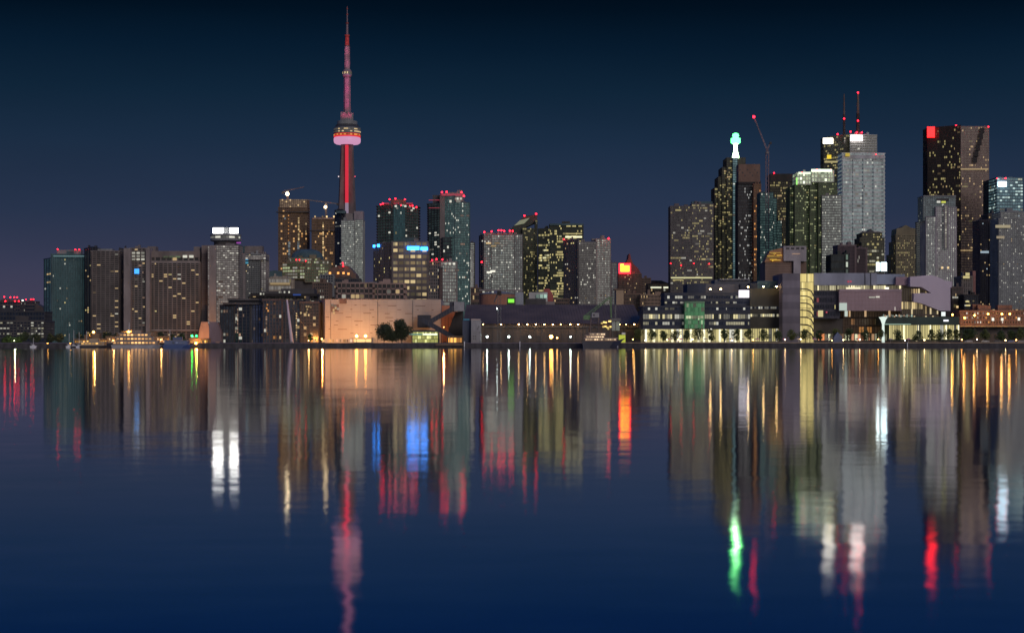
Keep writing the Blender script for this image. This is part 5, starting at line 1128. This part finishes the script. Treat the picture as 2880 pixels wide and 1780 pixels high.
# parked cars
def car(x, D, body, label, f=1):
    a = PX(x, D); e = empty('parked_car', (a, D, GZ + .25), label, 'car', 'cars parked on the quay')
    m = MB(); m.extr([(-2.2 * f, .35), (-2.2 * f, .85), (-1.3 * f, .95), (-.75 * f, 1.42), (.9 * f, 1.45), (1.55 * f, .98), (2.2 * f, .88), (2.2 * f, .35)], -.85, .85, body); m.build('body', e, (0, 0, 0))
    m = MB(); m.extr([(-1.15 * f, .98), (-.7 * f, 1.36), (.85 * f, 1.38), (1.35 * f, 1.0)], -.87, -.855, wallm((.02, .02, .025), .2)); m.build('window', e, (0, 0, 0))
    for wx in (-1.35, 1.35):
        m = MB(); k = 12
        rg = lambda y, r: [(wx + r * math.cos(2 * math.pi * q / k), y, .34 + r * math.sin(2 * math.pi * q / k)) for q in range(k)]
        m.hull(rg(-.9, .34), rg(-.62, .34), CBK); wh = m.build('wheel', e, (0, 0, 0)); m = MB(); m.hull(rg(-.915, .2), rg(-.9, .2), GRAY); m.build('rim', wh, (0, 0, 0))
    m = MB(); m.box(2.19 * f - .03, 2.19 * f + .03, -.7, -.3, .6, .75, litm((1, .9, .7), .3)); m.build('headlight', e, (0, 0, 0))
car(2724, 1006, wallm((.45, .45, .47), .4), 'silver car parked nearest the green hall'); car(2771, 1006, wallm((.5, .48, .45), .4), 'pale silver car parked midway along the dark quay end', -1)
car(2806, 1006, wallm((.06, .06, .07), .4), 'dark car parked beside the blue one'); car(2844, 1006, wallm((.08, .14, .38), .35), 'blue car parked near the end of the quay'); car(2872, 1006, wallm((.3, .3, .3), .4), 'grey car parked at the frame edge', -1)
# bollard posts at the water
for i, (x_, l) in enumerate(((1462, 'small white post at the warehouse quay edge'), (1306, 'pale mooring post below the grey silo'), (1737, 'pale mooring post at the ship bow'), (2552, 'white post on the dark quay face below the green hall'))):
    m = MB(); D = 999.4; m.tube((PX(x_, D), D, .3), (PX(x_, D), D, GZ + (.6 if i < 3 else .0)), .28, WHITE, .25, 8); m.ball((PX(x_, D), D, GZ + (.6 if i < 3 else 0)), .36, WHITE, 8, 5); tag(m.build('mooring_post'), l, 'mooring post', 'posts along the quay edge')

# -- boats -------------------------------------------------------------
def hullm(m, x0, x1, D, zt, mat, w_=5, bow=1, rake=4):
    a, b = PX(x0, D), PX(x1, D)
    if bow > 0: top = [(a, D), (b - rake, D), (b, D + w_ / 2), (b - rake, D + w_), (a, D + w_)]; bot = [(a + .5, D + .6), (b - rake * 1.6, D + .6), (b - rake * .8, D + w_ / 2), (b - rake * 1.6, D + w_ - .6), (a + .5, D + w_ - .6)]
    else: top = [(a, D + w_ / 2), (a + rake, D), (b, D), (b, D + w_), (a + rake, D + w_)]; bot = [(a + rake * .8, D + w_ / 2), (a + rake * 1.6, D + .6), (b - .5, D + .6), (b - .5, D + w_ - .6), (a + rake * 1.6, D + w_ - .6)]
    m.hull([(p[0], p[1], -.4) for p in bot], [(p[0], p[1], zt) for p in top], mat)
def ferry(name, label, x0, x1, D, decks, hull, sup, lc, ls, h=2.2, zt=1.6, fun=True):
    e = empty(name, (PX((x0 + x1) / 2, D), D, 0), label, 'boat')
    m = MB(); hullm(m, x0, x1, D, zt, hull, 8); m.build('hull', e)
    for k in range(decks):
        a, b = PX(x0 + 4 + k * 9, D), PX(x1 - 14 - k * 10, D); z0 = zt + k * h
        m = MB(); m.box(a, b, D + .8 + .3 * k, D + 7, z0, z0 + h - .25, sup); m.box(a - .6, b + .8, D + .4 + .3 * k, D + 7.4, z0 + h - .25, z0 + h, GRAY); dc = m.build('deck_cabin', e)
        n = int((b - a) / 2.0)
        wm = MB(); wm.box(0, 1.35, -.06, .1, 0, .85, litm(lc, ls)); me = wm.mesh('window')
        for j in range(n):
            o = bpy.data.objects.new('window', me); COL.objects.link(o); o.parent = dc; o.location = (a + .4 + j * 2.0, D + .8 + .3 * k, z0 + .8)
    z0 = zt + decks * h
    m = MB(); mx = PX((x0 + x1) / 2, D); m.box(mx - 3, mx + 2, D + 2, D + 6, z0, z0 + 1.8, sup); m.build('wheelhouse', e)
    m = MB(); m.tube((mx - 5, D + 4, z0), (mx - 5, D + 4, z0 + 6), .12, WHITE); m.build('mast', e)
ferry('harbour_ferry', 'long pale harbour ferry with three orange-lit decks at the dock', 312, 456, 986, 3, wallm((.34, .33, .34)), wallm((.26, .20, .16)), (1, .5, .17), 1.5)
ferry('harbour_ferry', 'shorter blue harbour ferry moored by the green lights', 457, 541, 984, 1, BLUE, wallm((.10, .13, .24)), (.5, .6, 1), .12, 2.6)
ferry('tour_boat', 'low tour boat with orange cabin lights near the lit promenade', 222, 306, 988, 1, HULL, wallm((.4, .3, .2)), (1, .55, .15), .9, 2.2, 1.2)
def sailboat(x, yt, label):
    D = 988; a = PX(x, D); e = empty('sailing_boat', (a, D, 0), label, 'boat', 'sailing boats at the dock')
    m = MB(); hullm(m, x - 9, x + 11, D, 1.0, WHITE if x != 206 else HULL, 2.6, 1, 1.6); m.build('hull', e)
    m = MB(); m.extr([(PX(x - 4, D), 1.0), (PX(x - 3.4, D), 1.6), (PX(x + 3, D), 1.6), (PX(x + 5, D), 1.0)], D + .5, D + 2.1, WHITE); m.build('cabin', e)
    m = MB(); t_ = PZ(yt, D); m.tube((a, D + 1.3, 1), (a, D + 1.3, t_), .09, WHITE); m.tube((a, D + 1.3, 2.1), (a - 1.6, D + 1.3, 2.1), .07, WHITE); m.build('mast', e)
    m = MB(); m.tube((PX(x + 11, D), D + 1.3, 1), (a, D + 1.3, t_), .035, STEEL, None, 4); m.tube((PX(x - 9, D), D + 1.3, 1), (a, D + 1.3, t_), .035, STEEL, None, 4); m.build('rigging', e)
sailboat(193, 938, 'white sailing boat with the shortest mast by the dock trees'); sailboat(206, 928, 'dark-hulled sailing boat with the tallest mast'); sailboat(221, 934, 'white sailing boat next to the lit promenade'); sailboat(92, 950, 'lone small sailing boat off the far shore bushes')
def ship():
    D = 984; e = empty('cargo_ship', (PX(1700, D), D, 0), 'dark-hulled cargo ship with lit deckhouse moored by the crane', 'ship')
    m = MB(); hullm(m, 1638, 1752, D, PZ(959, D), HULL, 10, 1, 5); a, b = PX(1738, D), PX(1760, D); m.hull([(a, D + 2, PZ(959.5, D)), (b - 2.2, D + 3, PZ(960, D)), (b - 2.2, D + 7, PZ(960, D)), (a, D + 8, PZ(959.5, D))], [(a, D + 2, PZ(957, D)), (b, D + 3.5, PZ(951, D)), (b, D + 6.5, PZ(951, D)), (a, D + 8, PZ(957, D))], HULL); m.build('hull', e)
    sup = wallm((.36, .22, .16))
    for k, (x0, x1, y0, y1) in enumerate(((1645, 1736, 959, 951.5), (1648, 1702, 951.5, 944), (1658, 1702, 944, 938))):
        m = MB(); m.box(PX(x0, D), PX(x1, D), D + 1 + k * .4, D + 9 - k * .4, PZ(y0, D), PZ(y1, D), sup); m.box(PX(x0 - 2, D), PX(x1 + 2, D), D + .6 + k * .4, D + 9.4 - k * .4, PZ(y1, D), PZ(y1, D) + .3, wallm((.45, .36, .3))); dc = m.build('deckhouse', e)
        n = int((x1 - x0) / 6.2); wm = MB(); wm.box(0, .95, -.06, .1, 0, .7, litm((1, .72, .42), .95)); me = wm.mesh('window')
        for j in range(n):
            o = bpy.data.objects.new('window', me); COL.objects.link(o); o.parent = dc; o.location = (PX(x0 + 2 + j * 6.2, D), D + 1 + k * .4, PZ(y0, D) + .5)
    m = MB(); m.tube((PX(1652, D), D + 5, PZ(944, D)), (PX(1652, D), D + 5, PZ(922, D)), .25, STEEL); m.build('mast', e)
ship()
m = MB(); D = 1008; m.box(PX(1741, D), PX(1759, D), D, D + 2, GZ, PZ(942, D), litm((.75, .85, .06), .55, False, True)); m.box(PX(1749, D), PX(1759, D), D + .4, D + 2.2, PZ(941, D), PZ(935, D), WHITE); tag(m.build('kiosk'), 'small glowing yellow-green kiosk on the quay by the ship bow', 'kiosk')

# -- west shore: promenade, trees, lamps -------------------------------
t = B('ferry_terminal', 'low ferry terminal glowing orange along the dock', wallm((.22, .14, .08)), GO)
gor = glassm((.1, .06, .03), (1, .48, .09), .62, .40, (1, .52, .11), 1.4); gor.cycles.emission_sampling = 'AUTO'
t.block([(210, 1003), (300, 1003)], 958, 1, 16, .1, .2, glass=gor, clutter=3, dep=6, lit=[4], pal=(WARM,)); t.block([(300, 1004), (470, 1004)], 951, 2, 30, .2, .25, glass=glassm((.06, .04, .03), (1, .6, .35), .14, .3, (1, .62, .3), .7), clutter=5, dep=8, lit=[14], pal=(PEA, WARM, ORG), run=1, ls=.9)
t.block([(535, 1004), (585, 1004)], 957, 1, 9, .1, .2, glass=gor, clutter=0, dep=6, lit=[2], pal=(WARM,)); t.done()
for x_, y_, l, p in ((263, 934, 'tallest orange street lamp beside the lit tree', 5000), (362, 933, 'orange street lamp behind the white ferry', 3500), (134, 967, 'low orange street lamp by the dark bushes', 400), (198, 967, 'low orange street lamp near the sailing boats', 500)):
    lamp(x_, y_, 1009, litm((1, .42, .06), 26, False, True), 1.0 if y_ < 950 else .75, l, 'orange street lamps on the west dock', 'street_lamp', 'pole', p, (1, .5, .12))
lamp(551, 965, 1000, SOD, .9, 'glaring orange lamp at the hotel base beside the blue ferry', None, 'street_lamp', 'pole', 5000, (1, .4, .1))
lamp(596, 947, 1940, WARML, .9, 'amber lamp beside the flared hotel base', None, 'street_lamp', 'pole', 9000, (1, .45, .15))
lamp(560, 955, 1945, SOD2, .9, 'low orange lamp before the flared hotel base', None, 'floodlight', 'pole', 26000, (1, .4, .12))
for x_, l in ((540, 'green signal light nearer the blue ferry'), (552.5, 'green signal light nearer the hotel base')):
    lamp(x_, 944.5, 1008, litm((.015, 1, .10), 18, False, True), .8, l, 'green signal lights', 'signal_light', 'pole')
for i, x_ in enumerate((236, 268, 318, 341, 377, 402, 431, 452, 474)):
    lamp(x_, 962 - (i * 5 % 4) * 2, 1002.2, SOD2 if i % 3 else WARML, .42, f'{ORD[i]} small dock lamp from the sailing boats along the terminal front', 'small lamps along the ferry dock', 'dock_lamp', 'pole', 700, (1, .5, .15))
for i, (x_, l) in enumerate(((278, 'orange'), (293, 'orange'), (279.5, 'orange'))[:2]):
    lamp(x_, 966, 1001, SOD2, .6, ('small orange lamp at the terminal corner', 'small orange lamp between terminal and ferry')[i], 'small orange terminal lamps', 'street_lamp', 'pole')
for i, (x_, yt, wd, lf, l) in enumerate(((255, 936, 44, LEAF, 'bushy tree lit yellow by the tallest street lamp'), (140, 938, 34, LEAFD, 'dark round tree at the foot of the teal condominium'), (165, 940, 36, LEAFD, 'dark tree between teal condominium and sailing boats'), (225, 939, 30, LEAFD, 'dark tree left of the lit yellow one'),
        (300, 937, 40, LEAFD, 'dark tree above the terminal corner'), (332, 938, 36, LEAFD, 'dark tree below the pale hotel pier'), (385, 937, 40, LEAFD, 'dark tree beside the second street lamp'), (415, 938, 36, LEAFD, 'dark tree midway behind the white ferry'), (450, 937, 40, LEAFD, 'dark tree behind the white ferry bow'), (485, 940, 34, LEAFD, 'dark tree behind the blue ferry stern'),
        (512, 938, 32, LEAFD, 'dark tree nearest the green signal lights'), (70, 932, 34, LEAFD, 'taller dark tree before the low lit office'), (100, 936, 36, LEAFD, 'dark tree between the low office and teal condominium'), (22, 946, 40, LEAF, 'spreading green tree at the far shore edge'), (48, 950, 30, LEAF, 'smaller green tree at the far shore'))):
    tree('shore_tree', l, x_, yt, 1016 + (i % 4), wd, 'trees along the west shore', lf, 1100, .42, .15, i + 70, 8)
lamp(40, 958, 1008, litm((.9, 1, .6), 6, False, True), .45, 'small pale lamp among the far shore trees', None, 'street_lamp', 'pole', 900, (.85, 1, .55))
tree('shore_tree', 'small tree lit from below at the dark flats entrance', 872, 938, 1012, 22, None, LEAF, 500, .36, .25, 201)
lamp(868, 958, 1009, WARML, .3, 'small amber lamp under the tree by the dark flats', None, 'street_lamp', 'pole', 350)

# -- tower cranes --------------------------------------------------------
def tower_crane(label, x, D, y0, y1, tip, tail, lamp_at=None, cab=True, mat=None, w_=1.1):
    mat = mat or wallm((.24, .15, .14)); z = lambda y: PZ(y, D)
    e = empty('tower_crane', (PX(x, D), D, z(y0)), label, 'crane')
    m = MB(); lattice(m, x, D, w_, z(y0), z(y1), 22, mat, .28); m.build('mast', e)
    def arm(p, part):
        b = MB(); A = Vector((PX(x, D), D, z(y1))); Q = Vector((PX(p[0], D), D, z(p[1]))); d = (Q - A).normalized(); up = Vector((-d.z, 0, d.x)) * (1.6 if d.x >= 0 else -1.6); n = max(3, int((Q - A).length / 4))
        for oy in (-.7, .7): b.tube(A + Vector((0, oy, 0)), Q + Vector((0, oy, 0)), .26, mat, None, 4)
        b.tube(A + up, Q + up * .4, .26, mat, None, 4)
        for k in range(n):
            u, v = A + (Q - A) * (k / n), A + (Q - A) * ((k + 1) / n); b.tube(u, v + up * .8, .16, mat, None, 4); b.tube(u + up * .8, v, .16, mat, None, 4)
        b.build(part, e)
    arm(tip, 'jib'); arm(tail, 'counter_jib')
    m = MB(); m.box(PX(tail[0] - 3, D), PX(tail[0] + 3, D), D - 1.5, D + 1.5, z(tail[1] + 4), z(tail[1] - 2), CD); m.build('counterweight', e)
    m = MB(); m.box(PX(x, D) - 1.4, PX(x, D) + 1.8, D - 2.6, D - .8, z(y1 + 5), z(y1), C1); m.build('cab', e)
    if lamp_at:
        m = MB(); m.ball((PX(lamp_at[0], D), D - 3.2, z(lamp_at[1])), lamp_at[2], litm(lamp_at[3], lamp_at[4], False, True), 10, 6); m.build('work_lamp', e)
    return e
tower_crane('unlit crane with a short jib and glaring work lamp on the taller unfinished tower', 809, 2610, 562, 537, (856, 527), (796, 541), (809, 546, 2.6, (1, .78, .45), 12.0))
tower_crane('horizontal-jib crane with a hanging work lamp over the shorter unfinished tower', 917, 2590, 616, 571, (864, 563), (950, 574), (916, 583, 2.2, (1, .74, .38), 9.0), mat=wallm((.3, .22, .17)))
e = tower_crane('tall luffing crane with a red tip light between the beacon and black towers', 2158, 2090, 700, 428, (2120, 331), (2167, 402), None, mat=wallm((.30, .20, .21)), w_=1.7)
m = MB(); m.ball((PX(2120, 2089), 2089, PZ(329, 2089)), 1.6, RED, 8, 5); m.build('aviation_light', e)
